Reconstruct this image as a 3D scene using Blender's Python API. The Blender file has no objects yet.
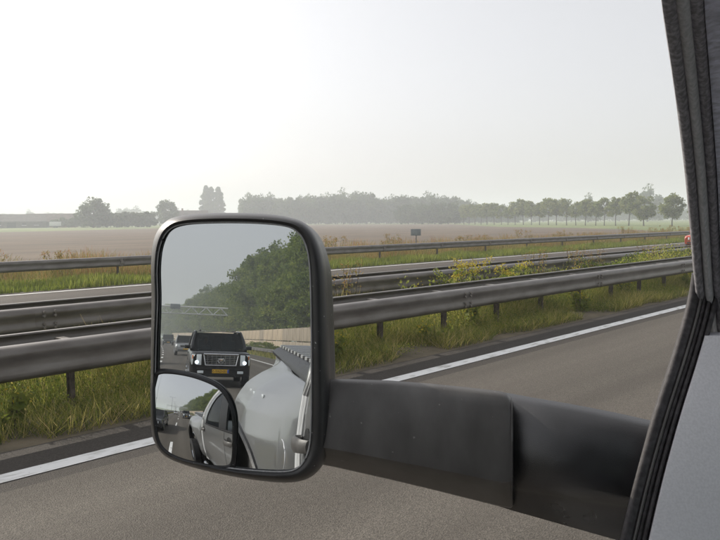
import bpy, bmesh, math, random
import numpy as np
from math import sin, cos, tan, pi, radians, sqrt, atan2, exp, floor
from mathutils import Vector, Matrix

# ------------------------------------------------------------------ camera, sky, sun, exposure
sc = bpy.context.scene
col = sc.collection
H = 1.8
YAW, PITCH, ROLL = radians(42.9), radians(-3.82), radians(0.49)
FPX = 740.0
FW = Vector((-sin(YAW) * cos(PITCH), cos(YAW) * cos(PITCH), sin(PITCH)))
RT = Vector((cos(YAW), sin(YAW), 0))
UP = RT.cross(FW)
cr, sr = cos(ROLL), sin(ROLL)
CR, CU = RT * cr - UP * sr, RT * sr + UP * cr
cam = bpy.data.cameras.new('camera')
cam.sensor_width = 36
cam.lens = FPX / 720 * 36
cam.clip_start = 0.02
cam.clip_end = 6000
co = bpy.data.objects.new('camera', cam)
col.objects.link(co)
m = Matrix((CR, CU, -FW)).transposed().to_4x4()
m.translation = (0, 0, H)
co.matrix_world = m
sc.camera = co

SUN_AZ, SUN_EL = radians(93), radians(31)      # azimuth counted to the left of the driving direction
w = bpy.data.worlds.new('World')
sc.world = w
w.use_nodes = True
nt = w.node_tree
nt.nodes.clear()
sky = nt.nodes.new('ShaderNodeTexSky')
sky.sky_type = 'NISHITA'
sky.sun_disc = False
sky.sun_elevation = SUN_EL
sky.sun_rotation = -SUN_AZ
sky.altitude = 0
sky.air_density = 0.8
sky.dust_density = 4.0
sky.ozone_density = 1.0
bg = nt.nodes.new('ShaderNodeBackground')
bg.inputs['Strength'].default_value = 0.105
out = nt.nodes.new('ShaderNodeOutputWorld')
veil = nt.nodes.new('ShaderNodeVectorMath')     # even milky veil of high haze over the whole sky
veil.operation = 'ADD'
veil.inputs[1].default_value = (3.72, 3.62, 3.55)
hs = nt.nodes.new('ShaderNodeHueSaturation')
hs.inputs['Saturation'].default_value = 0.4
nt.links.new(sky.outputs[0], hs.inputs['Color'])
nt.links.new(hs.outputs[0], veil.inputs[0])
nt.links.new(veil.outputs[0], bg.inputs[0])
nt.links.new(bg.outputs[0], out.inputs[0])

sl = bpy.data.lights.new('sun', 'SUN')
sl.energy = 4.3
sl.angle = radians(0.6)
sl.color = (1.0, 0.92, 0.80)
so = bpy.data.objects.new('sun', sl)
col.objects.link(so)
to_sun = Vector((-sin(SUN_AZ) * cos(SUN_EL), cos(SUN_AZ) * cos(SUN_EL), sin(SUN_EL)))
so.rotation_euler = to_sun.to_track_quat('Z', 'Y').to_euler()
so.location = (-30, 0, 60)

sc.view_settings.view_transform = 'Standard'
sc.view_settings.look = 'None'
sc.view_settings.exposure = 0.0
sc.view_settings.gamma = 1.0
sc.render.engine = 'CYCLES'
cy = sc.cycles
cy.use_denoising = True
cy.max_bounces = 10
cy.diffuse_bounces = 3
cy.glossy_bounces = 5
cy.transmission_bounces = 6
cy.transparent_max_bounces = 12
cy.volume_bounces = 1
cy.caustics_reflective = False
cy.caustics_refractive = False
cy.sample_clamp_indirect = 6


def rgb(r, g, b):
    f = lambda c: (c / 255 / 12.92) if c / 255 <= 0.04045 else ((c / 255 + 0.055) / 1.055) ** 2.4
    return (f(r), f(g), f(b), 1)


# ------------------------------------------------------------------ materials
def new_mat(name):
    mt = bpy.data.materials.new(name)
    mt.use_nodes = True
    n = mt.node_tree
    return mt, n, n.nodes['Principled BSDF']


def mat(name, c, rough=0.6, metal=0.0, var=0.15, scale=8.0, bump=0.0, bscale=None, coat=0.0, c2=None, detail=6,
        stretch=(1, 1, 1), rvar=0.0, lo=0.35, hi=0.65, spec=0.5, specks=None, sscale=220):
    """procedural principled material: two tones mixed by noise, optional relief"""
    mt, n, p = new_mat(name)
    tc = n.nodes.new('ShaderNodeTexCoord')
    mp = n.nodes.new('ShaderNodeMapping')
    mp.inputs['Scale'].default_value = stretch
    n.links.new(tc.outputs['Object'], mp.inputs[0])
    ns = n.nodes.new('ShaderNodeTexNoise')
    ns.inputs['Scale'].default_value = scale
    ns.inputs['Detail'].default_value = detail
    n.links.new(mp.outputs[0], ns.inputs['Vector'])
    rp = n.nodes.new('ShaderNodeValToRGB')
    a = tuple(max(0, x * (1 - var)) for x in c[:3]) + (1,)
    b = tuple(min(1, x * (1 + var)) for x in c[:3]) + (1,)
    if c2 is not None:
        a, b = tuple(c[:3]) + (1,), tuple(c2[:3]) + (1,)
    rp.color_ramp.elements[0].position = lo
    rp.color_ramp.elements[1].position = hi
    rp.color_ramp.elements[0].color = a
    rp.color_ramp.elements[1].color = b
    n.links.new(ns.outputs['Fac'], rp.inputs[0])
    if specks:
        sp_ = n.nodes.new('ShaderNodeTexNoise')
        sp_.inputs['Scale'].default_value = sscale
        sp_.inputs['Detail'].default_value = 1
        n.links.new(tc.outputs['Object'], sp_.inputs['Vector'])
        sm_ = n.nodes.new('ShaderNodeMapRange')
        sm_.inputs['From Min'].default_value = .755
        sm_.inputs['From Max'].default_value = .80
        n.links.new(sp_.outputs['Fac'], sm_.inputs[0])
        mx_ = n.nodes.new('ShaderNodeMix')
        mx_.data_type = 'RGBA'
        n.links.new(sm_.outputs[0], mx_.inputs[0])
        n.links.new(rp.outputs[0], mx_.inputs[6])
        mx_.inputs[7].default_value = tuple(specks) + (1,)
        n.links.new(mx_.outputs[2], p.inputs['Base Color'])
    else:
        n.links.new(rp.outputs[0], p.inputs['Base Color'])
    p.inputs['Roughness'].default_value = rough
    p.inputs['Metallic'].default_value = metal
    p.inputs['Coat Weight'].default_value = coat
    p.inputs['Coat Roughness'].default_value = 0.04
    p.inputs['Specular IOR Level'].default_value = spec
    if rvar:
        mr = n.nodes.new('ShaderNodeMapRange')
        mr.inputs['To Min'].default_value = max(0, rough - rvar)
        mr.inputs['To Max'].default_value = min(1, rough + rvar)
        n.links.new(ns.outputs['Fac'], mr.inputs[0])
        n.links.new(mr.outputs[0], p.inputs['Roughness'])
    if bump:
        nb = n.nodes.new('ShaderNodeTexNoise')
        nb.inputs['Scale'].default_value = bscale or scale * 4
        nb.inputs['Detail'].default_value = 4
        n.links.new(mp.outputs[0], nb.inputs['Vector'])
        bp = n.nodes.new('ShaderNodeBump')
        bp.inputs['Strength'].default_value = min(1, bump)
        bp.inputs['Distance'].default_value = 0.02
        n.links.new(nb.outputs['Fac'], bp.inputs['Height'])
        n.links.new(bp.outputs[0], p.inputs['Normal'])
    return mt


def foliage(name, stops, trans=0.35):
    """leaf material: tint attribute (random per leaf) picks a colour, part of the light passes through"""
    mt, n, p = new_mat(name)
    at_ = n.nodes.new('ShaderNodeAttribute')
    at_.attribute_name = 'tint'
    rp = n.nodes.new('ShaderNodeValToRGB')
    el = rp.color_ramp.elements
    while len(el) < len(stops):
        el.new(0.5)
    for i, (pos, c) in enumerate(stops):
        el[i].position = pos
        el[i].color = c + (1,)
    n.links.new(at_.outputs['Fac'], rp.inputs[0])
    n.links.new(rp.outputs[0], p.inputs['Base Color'])
    p.inputs['Roughness'].default_value = 0.65
    p.inputs['Specular IOR Level'].default_value = 0.25
    tr = n.nodes.new('ShaderNodeBsdfTranslucent')
    n.links.new(rp.outputs[0], tr.inputs[0])
    mx = n.nodes.new('ShaderNodeMixShader')
    mx.inputs[0].default_value = trans
    n.links.new(p.outputs[0], mx.inputs[1])
    n.links.new(tr.outputs[0], mx.inputs[2])
    n.links.new(mx.outputs[0], n.nodes['Material Output'].inputs[0])
    return mt


def glass_mat(name, tint, tr=0.6, rough=0.0):
    mt, n, p = new_mat(name)
    p.inputs['Base Color'].default_value = tint
    p.inputs['Roughness'].default_value = rough
    t = n.nodes.new('ShaderNodeBsdfTransparent')
    t.inputs[0].default_value = (0.75, 0.8, 0.8, 1)
    mx = n.nodes.new('ShaderNodeMixShader')
    mx.inputs[0].default_value = tr
    n.links.new(p.outputs[0], mx.inputs[1])
    n.links.new(t.outputs[0], mx.inputs[2])
    n.links.new(mx.outputs[0], n.nodes['Material Output'].inputs[0])
    return mt


def asphalt_mat(name, base, tone2, big=0.6):
    """asphalt: stone grain, long wear bands along the driving direction, patchy tone"""
    mt, n, p = new_mat(name)
    tc = n.nodes.new('ShaderNodeTexCoord')
    v = n.nodes.new('ShaderNodeTexVoronoi')
    v.inputs['Scale'].default_value = 90
    n.links.new(tc.outputs['Object'], v.inputs['Vector'])
    f = n.nodes.new('ShaderNodeTexNoise')
    f.inputs['Scale'].default_value = 60
    f.inputs['Detail'].default_value = 6
    n.links.new(tc.outputs['Object'], f.inputs['Vector'])
    mp = n.nodes.new('ShaderNodeMapping')
    mp.inputs['Scale'].default_value = (1.6, 0.05, 1)
    n.links.new(tc.outputs['Object'], mp.inputs[0])
    b = n.nodes.new('ShaderNodeTexNoise')
    b.inputs['Scale'].default_value = 1.2
    b.inputs['Detail'].default_value = 5
    n.links.new(mp.outputs[0], b.inputs['Vector'])
    rp = n.nodes.new('ShaderNodeValToRGB')
    rp.color_ramp.elements[0].position = 0.3
    rp.color_ramp.elements[1].position = 0.72
    rp.color_ramp.elements[0].color = tuple(x * 0.62 for x in base) + (1,)
    rp.color_ramp.elements[1].color = tuple(min(1, x * 1.42) for x in base) + (1,)
    n.links.new(f.outputs['Fac'], rp.inputs[0])
    mx = n.nodes.new('ShaderNodeMix')
    mx.data_type = 'RGBA'
    mr = n.nodes.new('ShaderNodeMapRange')
    mr.inputs['From Min'].default_value = 0.35
    mr.inputs['From Max'].default_value = 0.7
    mr.inputs['To Max'].default_value = big
    n.links.new(b.outputs['Fac'], mr.inputs[0])
    n.links.new(mr.outputs[0], mx.inputs[0])
    n.links.new(rp.outputs[0], mx.inputs[6])
    mx.inputs[7].default_value = tone2 + (1,)
    wv = n.nodes.new('ShaderNodeTexWave')
    wv.bands_direction = 'X'
    wv.inputs['Scale'].default_value = 0.18
    wv.inputs['Distortion'].default_value = 2.2
    wv.inputs['Detail'].default_value = 3
    wv.inputs['Detail Scale'].default_value = 0.6
    mpw = n.nodes.new('ShaderNodeMapping')
    mpw.inputs['Scale'].default_value = (1, 0.06, 1)
    n.links.new(tc.outputs['Object'], mpw.inputs[0])
    n.links.new(mpw.outputs[0], wv.inputs['Vector'])
    mw = n.nodes.new('ShaderNodeMix')
    mw.data_type = 'RGBA'
    mw.blend_type = 'MULTIPLY'
    mw.inputs[0].default_value = 0.35
    rw_ = n.nodes.new('ShaderNodeValToRGB')
    rw_.color_ramp.elements[0].color = (0.55, 0.54, 0.53, 1)
    rw_.color_ramp.elements[1].color = (1.2, 1.2, 1.2, 1)
    n.links.new(wv.outputs['Fac'], rw_.inputs[0])
    n.links.new(mx.outputs[2], mw.inputs[6])
    n.links.new(rw_.outputs[0], mw.inputs[7])
    n.links.new(mw.outputs[2], p.inputs['Base Color'])
    p.inputs['Roughness'].default_value = 0.8
    p.inputs['Specular IOR Level'].default_value = 0.25
    bp = n.nodes.new('ShaderNodeBump')
    bp.inputs['Strength'].default_value = 0.7
    bp.inputs['Distance'].default_value = 0.006
    n.links.new(v.outputs['Distance'], bp.inputs['Height'])
    n.links.new(bp.outputs[0], p.inputs['Normal'])
    return mt


M = {}
M['asphalt'] = asphalt_mat('asphalt', (0.110, 0.099, 0.085), (0.062, 0.054, 0.046))
M['asphalt_rail_shade'] = asphalt_mat('asphalt_rail_shade', (0.06, 0.053, 0.047), (0.04, 0.036, 0.033))  # darker asphalt: the guard rail's shadow put into the colour
M['asphalt_far'] = asphalt_mat('asphalt_far', (0.075, 0.064, 0.054), (0.06, 0.052, 0.045))
M['line'] = mat('road_paint', (0.42, 0.42, 0.40), 0.7, c2=(0.74, 0.75, 0.75), lo=.3, hi=.48, scale=14, specks=(.2, .19, .17), sscale=60, stretch=(1, .3, 1), bump=.3, bscale=60)
M['soil'] = mat('soil', (0.10, 0.085, 0.055), 0.95, scale=2.5, c2=(0.16, 0.13, 0.085), bump=1, bscale=14)
M['field'] = mat('ploughed_soil', (0.066, 0.044, 0.026), 0.95, scale=0.25, c2=(0.115, 0.082, 0.05), bump=1, bscale=3, stretch=(1, .35, 1))
M['meadow'] = mat('meadow', (0.085, 0.13, 0.03), 0.95, scale=0.08, c2=(0.17, 0.2, 0.06), bump=1, bscale=2)
M['verge'] = mat('verge_ground', (0.07, 0.11, 0.022), 0.95, scale=1.2, c2=(0.13, 0.13, 0.05), bump=1, bscale=9)
M['steel'] = mat('galvanised_steel', (0.12, 0.107, 0.096), 0.36, metal=.5, scale=5, c2=(0.19, 0.176, 0.163), bump=.1, bscale=10, stretch=(1, .5, 1.5), rvar=.12, lo=.32, hi=.68, detail=9)
M['steel_old'] = mat('weathered_steel', (0.2, 0.18, 0.16), 0.6, metal=.4, scale=9, var=.35, bump=.2, bscale=30)
M['post'] = mat('rusty_post_steel', (0.11, 0.09, 0.075), 0.7, metal=.3, scale=14, var=.4)
M['blk'] = mat('black_plastic', (0.016, 0.016, 0.0175), 0.36, scale=25, c2=(0.026, 0.026, 0.028), specks=(.4, .4, .4), bump=.1, bscale=1500, rvar=.07)
M['blk_gloss'] = mat('glossy_black_plastic', (0.016, 0.016, 0.0175), 0.3, scale=25, c2=(0.024, 0.024, 0.027), bump=.12, bscale=1100, rvar=.08, spec=.9)
M['blk_dirty'] = mat('dusty_black_plastic', (0.078, 0.074, 0.071), 0.36, scale=26, c2=(0.125, 0.12, 0.116), bump=.06, bscale=1300, stretch=(1, 1, .3), rvar=.1, lo=.38, hi=.72, detail=9, specks=(.22, .21, .2), sscale=160)
M['rubber'] = mat('rubber', (0.015, 0.015, 0.016), 0.75, scale=30, var=.3)
M['chrome'] = mat('chrome', (0.75, 0.76, 0.78), 0.12, metal=1, var=.05)
M['silver'] = mat('silver_paint', (0.40, 0.405, 0.41), 0.3, metal=.8, var=.03, scale=300, coat=.8)
M['silver_trim'] = mat('grey_trim_plastic', (0.76, 0.755, 0.79), 0.65, var=.06, scale=420, bump=.06, bscale=1200)
M['pillar'] = mat('pillar_trim', (0.5, 0.52, 0.62), 0.75, var=.25, scale=60, stretch=(1, 1, 7), bump=.2, bscale=130)
M['seal'] = mat('flocked_seal', (0.17, 0.165, 0.175), 0.85, scale=300, c2=(0.38, 0.37, 0.39), lo=.4, hi=.78, bump=.08, bscale=1400, stretch=(1, 1, .12))
M['seal_mid'] = mat('pale_seal', (0.34, 0.35, 0.35), 0.75, scale=300, c2=(0.48, 0.48, 0.49), bump=.06, bscale=1400, stretch=(1, 1, .08))  # lighter tone for the middle seal ridge
M['seal_dark'] = mat('dark_seal', (0.025, 0.022, 0.024), 0.6, scale=130, c2=(0.075, 0.07, 0.075), lo=.4, hi=.8, bump=.1, bscale=900)
M['dark_glass'] = glass_mat('tinted_glass', (0.012, 0.014, 0.016, 1), 0.12)
M['suv_glass'] = glass_mat('windshield_glass', (0.01, 0.012, 0.014, 1), 0.62)
M['glass'] = glass_mat('window_glass', (0.02, 0.025, 0.025, 1), 0.9)
M['black_paint'] = mat('black_paint', (0.003, 0.0035, 0.005), 0.14, var=.1, scale=60, coat=.5, spec=.4)
M['dark_paint'] = mat('dark_green_paint', (0.018, 0.03, 0.03), 0.2, var=.1, scale=60, coat=.8)
M['grey_paint'] = mat('anthracite_paint', (0.02, 0.021, 0.024), 0.2, var=.1, scale=60, coat=.8)
M['white_paint'] = mat('silver_white_paint', (0.62, 0.63, 0.65), 0.25, metal=.3, var=.04, scale=60, coat=.6)
M['red_paint'] = mat('red_paint', (0.42, 0.05, 0.02), 0.25, var=.05, scale=60, coat=.6)
M['lamp_glass'] = mat('headlamp_lens', (0.86, 0.92, 0.95), 0.25, metal=.15, var=.06, scale=30, coat=.5)
M['amber'] = mat('amber_lens', (0.75, 0.22, 0.03), 0.2, var=.1)
M['red_lens'] = mat('red_lens', (0.45, 0.02, 0.02), 0.2, var=.1)
M['plate'] = mat('yellow_plate', (0.78, 0.46, 0.02), 0.45, var=.05)
M['blue'] = mat('blue_band', (0.03, 0.10, 0.5), 0.45, var=.05)
M['black'] = mat('matte_black', (0.012, 0.012, 0.012), 0.7, var=.2)
M['skin'] = mat('skin', (0.45, 0.27, 0.19), 0.6, var=.08)
M['cloth'] = mat('shirt', (0.16, 0.17, 0.2), 0.9, var=.2)
M['bark'] = mat('bark', (0.07, 0.055, 0.04), 0.9, scale=4, var=.35, stretch=(1, 1, .25), bump=.6)
M['concrete'] = mat('noise_wall_panel', (0.33, 0.265, 0.19), 0.9, scale=1.5, c2=(0.42, 0.345, 0.255), bump=.4, bscale=12, stretch=(1, 1, .3))
M['concrete_dark'] = mat('noise_wall_panel_grey', (0.23, 0.195, 0.15), 0.9, scale=1.5, c2=(0.3, 0.255, 0.2), bump=.4, bscale=12, stretch=(1, 1, .3))
M['barn_roof'] = mat('barn_roof', (0.09, 0.075, 0.068), 0.85, scale=.8, var=.3)
M['red_roof'] = mat('red_tile_roof', (0.12, 0.085, 0.07), 0.85, scale=.8, var=.3)
M['brick'] = mat('farm_brick', (0.2, 0.12, 0.085), 0.9, scale=1.5, var=.25)
M['white_wall'] = mat('white_panel', (0.78, 0.79, 0.8), 0.5, var=.06)
M['sign_back'] = mat('sign_back_grey', (0.24, 0.265, 0.285), 0.5, var=.12, scale=4)
M['gantry'] = mat('gantry_steel', (0.75, 0.76, 0.77), 0.5, metal=.1, var=.12)

G3 = lambda *s: [(p, c) for p, c in s]
M['leaf_wood'] = foliage('leaf_wood', G3((0, (0.055, 0.095, 0.012)), (.5, (0.135, 0.185, 0.026)), (1, (0.28, 0.32, 0.055))), .45)
M['leaf_row'] = foliage('leaf_row', G3((0, (0.09, 0.13, 0.03)), (.5, (0.18, 0.215, 0.055)), (1, (0.30, 0.30, 0.09))), .5)
M['leaf_dark'] = foliage('leaf_dark', G3((0, (0.035, 0.06, 0.022)), (.5, (0.07, 0.105, 0.036)), (1, (0.13, 0.16, 0.055))), .45)
M['leaf_brown'] = foliage('leaf_brown', G3((0, (0.07, 0.05, 0.03)), (.5, (0.12, 0.08, 0.045)), (1, (0.16, 0.12, 0.06))))
M['grass'] = foliage('grass_blades', G3((0, (0.06, 0.095, 0.014)), (.35, (0.20, 0.235, 0.04)), (.65, (0.42, 0.37, 0.11)), (1, (0.62, 0.48, 0.24))), .5)
M['grass_green'] = foliage('verge_grass', G3((0, (0.15, 0.20, 0.03)), (.6, (0.27, 0.30, 0.06)), (1, (0.42, 0.37, 0.12))), .5)
M['herb'] = foliage('leafy_weeds', G3((0, (0.05, 0.08, 0.012)), (.35, (0.15, 0.20, 0.032)), (.65, (0.34, 0.36, 0.06)), (1, (0.5, 0.40, 0.13))), .5)
M['weed'] = foliage('dry_weeds', G3((0, (0.16, 0.17, 0.04)), (.4, (0.30, 0.24, 0.08)), (.75, (0.36, 0.22, 0.09)), (1, (0.30, 0.12, 0.06))), .45)
M['flower'] = foliage('yellow_flower', G3((0, (0.38, 0.30, 0.03)), (1, (0.62, 0.50, 0.06))), .3)

bmt, bn, bp_ = new_mat('lit_headlamp')
bp_.inputs['Emission Color'].default_value = (0.85, 0.95, 1.0, 1)
bp_.inputs['Emission Strength'].default_value = 2.5
M['beam'] = bmt
mm, n_, p_ = new_mat('mirror_silver')
p_.inputs['Base Color'].default_value = (0.60, 0.625, 0.64, 1)
p_.inputs['Metallic'].default_value = 1
p_.inputs['Roughness'].default_value = 0.0
nz = n_.nodes.new('ShaderNodeTexNoise')
nz.inputs['Scale'].default_value = 30
mr_ = n_.nodes.new('ShaderNodeMapRange')
mr_.inputs['From Min'].default_value = .5
mr_.inputs['From Max'].default_value = .9
mr_.inputs['To Max'].default_value = .025
tc_ = n_.nodes.new('ShaderNodeTexCoord')
n_.links.new(tc_.outputs['Object'], nz.inputs['Vector'])
n_.links.new(nz.outputs['Fac'], mr_.inputs[0])
n_.links.new(mr_.outputs[0], p_.inputs['Roughness'])
M['mirror'] = mm


# ------------------------------------------------------------------ mesh helpers
def V(*a):
    return Vector(a)


class MB:
    """collects shapes; build() links them as one mesh object"""
    def __init__(s):
        s.v, s.f = [], []

    def add(s, vs, fs):
        o = len(s.v)
        s.v += [tuple(p) for p in vs]
        s.f += [tuple(i + o for i in f) for f in fs]
        return s

    def box(s, c, sz, rz=0.0, rx=0.0):
        hx, hy, hz = sz[0] / 2, sz[1] / 2, sz[2] / 2
        R = Matrix.Rotation(rz, 3, 'Z') @ Matrix.Rotation(rx, 3, 'X')
        vs = [R @ V(x * hx, y * hy, z * hz) + V(*c) for x in (-1, 1) for y in (-1, 1) for z in (-1, 1)]
        return s.add(vs, [(0, 1, 3, 2), (4, 6, 7, 5), (0, 4, 5, 1), (2, 3, 7, 6), (0, 2, 6, 4), (1, 5, 7, 3)])

    def grid(s, rows, closed=False, flip=False):
        n = len(rows[0])
        vs = [p for r in rows for p in r]
        fs = []
        for i in range(len(rows) - 1):
            for j in range(n if closed else n - 1):
                k = (j + 1) % n
                q = (i * n + j, i * n + k, (i + 1) * n + k, (i + 1) * n + j)
                fs.append(q[::-1] if flip else q)
        return s.add(vs, fs)

    def loft(s, rows, caps=True):
        n = len(rows[0])
        o = len(s.v)
        s.grid(rows, True)
        if caps:
            s.f.append(tuple(o + i for i in range(n))[::-1])
            s.f.append(tuple(o + (len(rows) - 1) * n + i for i in range(n)))
        return s

    def tube(s, pts, r, n=8, caps=True):
        pts = [V(*p) for p in pts]
        rr = r if isinstance(r, (list, tuple)) else [r] * len(pts)
        rows = []
        for i, p in enumerate(pts):
            t = (pts[min(i + 1, len(pts) - 1)] - pts[max(i - 1, 0)]).normalized()
            a = V(0, 0, 1) if abs(t.z) < .9 else V(1, 0, 0)
            u = t.cross(a).normalized()
            vv = t.cross(u)
            rows.append([p + (u * cos(2 * pi * k / n) + vv * sin(2 * pi * k / n)) * rr[i] for k in range(n)])
        return s.loft(rows, caps)

    def lathe(s, prof, c, axis='X', n=24):
        """profile [(radius, along axis)]"""
        rows = []
        for r, h in prof:
            row = []
            for k in range(n):
                a = 2 * pi * k / n
                d = {'X': (h, r * cos(a), r * sin(a)), 'Y': (r * cos(a), h, r * sin(a)), 'Z': (r * cos(a), r * sin(a), h)}[axis]
                row.append((c[0] + d[0], c[1] + d[1], c[2] + d[2]))
            rows.append(row)
        return s.grid(rows, True)

    def prism(s, poly, vec):
        n = len(poly)
        a = [V(*p) for p in poly]
        b = [p + V(*vec) for p in a]
        s.add(a + b, [tuple(range(n))[::-1], tuple(range(n, 2 * n))] + [(i, (i + 1) % n, n + (i + 1) % n, n + i) for i in range(n)])
        return s

    def mesh(s, name, material, smooth=True, off=None, auto=40, bevel=0):
        me = bpy.data.meshes.new(name)
        vs = s.v if off is None else [(p[0] - off[0], p[1] - off[1], p[2] - off[2]) for p in s.v]
        me.from_pydata(vs, [], s.f)
        bm = bmesh.new()
        bm.from_mesh(me)
        bmesh.ops.recalc_face_normals(bm, faces=bm.faces)
        if bevel:
            bmesh.ops.bevel(bm, geom=[e for e in bm.edges if len(e.link_faces) == 2 and e.calc_face_angle(0) > .6], offset=bevel,
                            segments=2, profile=.6, affect='EDGES', clamp_overlap=True)
        if smooth:
            for f in bm.faces:
                f.smooth = True
            for e in bm.edges:
                if len(e.link_faces) == 2 and e.calc_face_angle(0) > radians(auto):
                    e.smooth = False
        bm.to_mesh(me)
        bm.free()
        me.materials.append(material)
        return me

    def build(s, name, material, parent=None, loc=None, **k):
        """vertices are in the parent's frame"""
        return link(name, s.mesh(name, material, **k), parent, loc)


def link(name, me, parent=None, loc=None, rz=0.0, scale=None):
    o = bpy.data.objects.new(name, me)
    col.objects.link(o)
    if parent is not None:
        o.parent = parent
    if loc is not None:
        o.location = loc
    if rz:
        o.rotation_euler = (0, 0, rz)
    if scale is not None:
        o.scale = scale if not isinstance(scale, (int, float)) else (scale,) * 3
    return o


def tag(o, label=None, cat=None, group=None, kind=None):
    if label:
        o['label'] = label
    if cat:
        o['category'] = cat
    if group:
        o['group'] = group
    if kind:
        o['kind'] = kind
    return o


def thing(name, label, cat, loc=(0, 0, 0), rz=0.0, group=None):
    o = link(name, None, None, loc, rz)
    o.empty_display_size = .2
    return tag(o, label, cat, group)


def quads_mesh(name, P, material, tint):
    """P: (N,4,3) array of quads, tint (N,)"""
    N = len(P)
    me = bpy.data.meshes.new(name)
    me.vertices.add(N * 4)
    me.vertices.foreach_set('co', P.reshape(-1).astype(np.float32))
    me.loops.add(N * 4)
    me.loops.foreach_set('vertex_index', np.arange(N * 4, dtype=np.int32))
    me.polygons.add(N)
    me.polygons.foreach_set('loop_start', np.arange(0, N * 4, 4, dtype=np.int32))
    a = me.attributes.new('tint', 'FLOAT', 'FACE')
    a.data.foreach_set('value', tint.astype(np.float32))
    me.update(calc_edges=True)
    me.materials.append(material)
    return me


def leaf_quads(rng, C, size):
    """one randomly turned leaf blade at each centre"""
    N = len(C)
    a = rng.normal(size=(N, 3))
    a /= np.linalg.norm(a, axis=1)[:, None]
    b = np.cross(a, rng.normal(size=(N, 3)))
    b /= np.linalg.norm(b, axis=1)[:, None]
    s = (size * rng.uniform(.6, 1.3, N))[:, None]
    return np.stack([C - a * s, C + b * s * .6, C + a * s, C - b * s * .6], 1)


def blade_quads(rng, base, h, wid, lean=.5):
    """grass blades: narrow quads, tip bent to the side"""
    N = len(base)
    an = rng.uniform(0, 2 * pi, N)
    d = np.stack([np.cos(an), np.sin(an), np.zeros(N)], 1)
    hh = (h * rng.uniform(.5, 1.25, N))
    tip = base + np.stack([np.zeros(N), np.zeros(N), hh], 1)
    la = rng.uniform(0, 2 * pi, N)
    tip += (np.stack([np.cos(la), np.sin(la), np.zeros(N)], 1) * (hh * rng.uniform(0, lean, N))[:, None])
    ww = (wid * rng.uniform(.6, 1.4, N))[:, None]
    return np.stack([base - d * ww, base + d * ww, tip + d * ww * .25, tip - d * ww * .25], 1)


ROAD_K = 0.00015


def bend(y):
    """sideways shift of the road behind the truck, which curves gently"""
    t = max(0.0, -y - 40)
    return -ROAD_K * t * t


def P(x, y, d):
    """point seen in direction (x, y) of the photograph at depth d metres"""
    a, b = (x - 360) / FPX, (270 - y) / FPX
    return V(0, 0, H) + (FW + CR * a + CU * b) * d


# ------------------------------------------------------------------ ground and roads
def strip(name, x0, x1, z, material, y0=-420, y1=420, step=10, kind='structure', parent=None):
    ys = list(np.arange(y0, y1 + .1, step))
    mb = MB().grid([[(x0 + bend(y), y, z), (x1 + bend(y), y, z)] for y in ys], flip=True)
    o = mb.build(name, material, parent, smooth=False)
    if kind:
        o['kind'] = kind
    return o


S = 1500
MB().add([(-S, -S, -.02), (S, -S, -.02), (S, S, -.02), (-S, S, -.02)], [(0, 1, 2, 3)]).build('ground', M['meadow'], smooth=False)['kind'] = 'structure'
fieldpts = [(-26.5, -60), (-26.5, 62), (-36, 95), (-46.2, 113.7), (-66.9, 135.3), (-97.3, 154.7), (-177, 244), (-241, 252), (-263, 205),
            (-183, 102), (-162.6, 62.8), (-167, 49), (-172.7, 30), (-176, -60)]
MB().add([(x, y, -.008) for x, y in fieldpts], [tuple(range(len(fieldpts)))[::-1]]).build('field', M['field'], smooth=False)['kind'] = 'structure'
strip('verge_ground', -27.5, -19.6, 0.0, M['verge'])
strip('opposite_carriageway', -19.6, -10.4, 0.004, M['asphalt_far'])
strip('median_ground', -10.4, -5.95, 0.002, M['soil'])
strip('shaded_shoulder', -5.95, -5.05, 0.005, M['asphalt_rail_shade'])  # shoulder strip with the rail's shade painted in
strip('carriageway', -5.05, 7.6, 0.006, M['asphalt'])
strip('roadside_ground', 7.6, 34, 0.003, M['verge'])
strip('edge_line', -5.42, -5.24, 0.010, M['line'])
strip('edge_line', 5.5, 5.66, 0.010, M['line'])
strip('edge_line', -11.05, -10.88, 0.008, M['line'])
strip('edge_line', -19.1, -18.95, 0.008, M['line'])
for lx, ph in ((-1.42, 0.9), (2.05, 3.0)):
    y = -3.05 + 9 * 6 + (0 if lx < 0 else ph)
    for k in range(46):
        yy = y - 9.0 * k
        x = lx + bend(yy)
        o = MB().add([(x - .075, yy - 1.5, .011), (x + .075, yy - 1.5, .011), (x + .075 + bend(yy + 1.5) - bend(yy), yy + 1.5, .011),
                      (x - .075 + bend(yy + 1.5) - bend(yy), yy + 1.5, .011)], [(0, 1, 2, 3)]).build('lane_dash', M['line'], smooth=False)
        o['kind'] = 'structure'

# ------------------------------------------------------------------ crash barriers
WP = [(-.035, .000), (-.030, .008), (.010, .016), (.034, .030), (.040, .050), (.039, .078), (.029, .112), (.026, .135), (.026, .165), (.029, .188), (.038, .216),
      (.040, .240), (.034, .268), (.016, .290), (-.010, .302), (-.045, .310), (-.082, .309), (-.088, .296)]   # (towards traffic, height) of a W-beam


def beam_mesh(L, face):
    """one rolled W-beam panel, L long along y, face = +1 / -1 towards +x / -x, with thickness"""
    mb = MB()
    T = .006
    outer = [(face * a, b) for a, b in WP]
    inner = [(face * (a - T), b) for a, b in WP]
    ring = outer + inner[::-1]
    mb.loft([[(x, y, z) for x, z in ring] for y in (-.16, L / 3, 2 * L / 3, L + .16)])
    return mb.mesh('beam', M['steel'], auto=60)


def bolt_mesh(face):
    return MB().lathe([(0, face * .016), (.018, face * .014), (.023, 0)], (0, 0, 0), 'X', 8).mesh('bolt', M['steel_old'])


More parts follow.
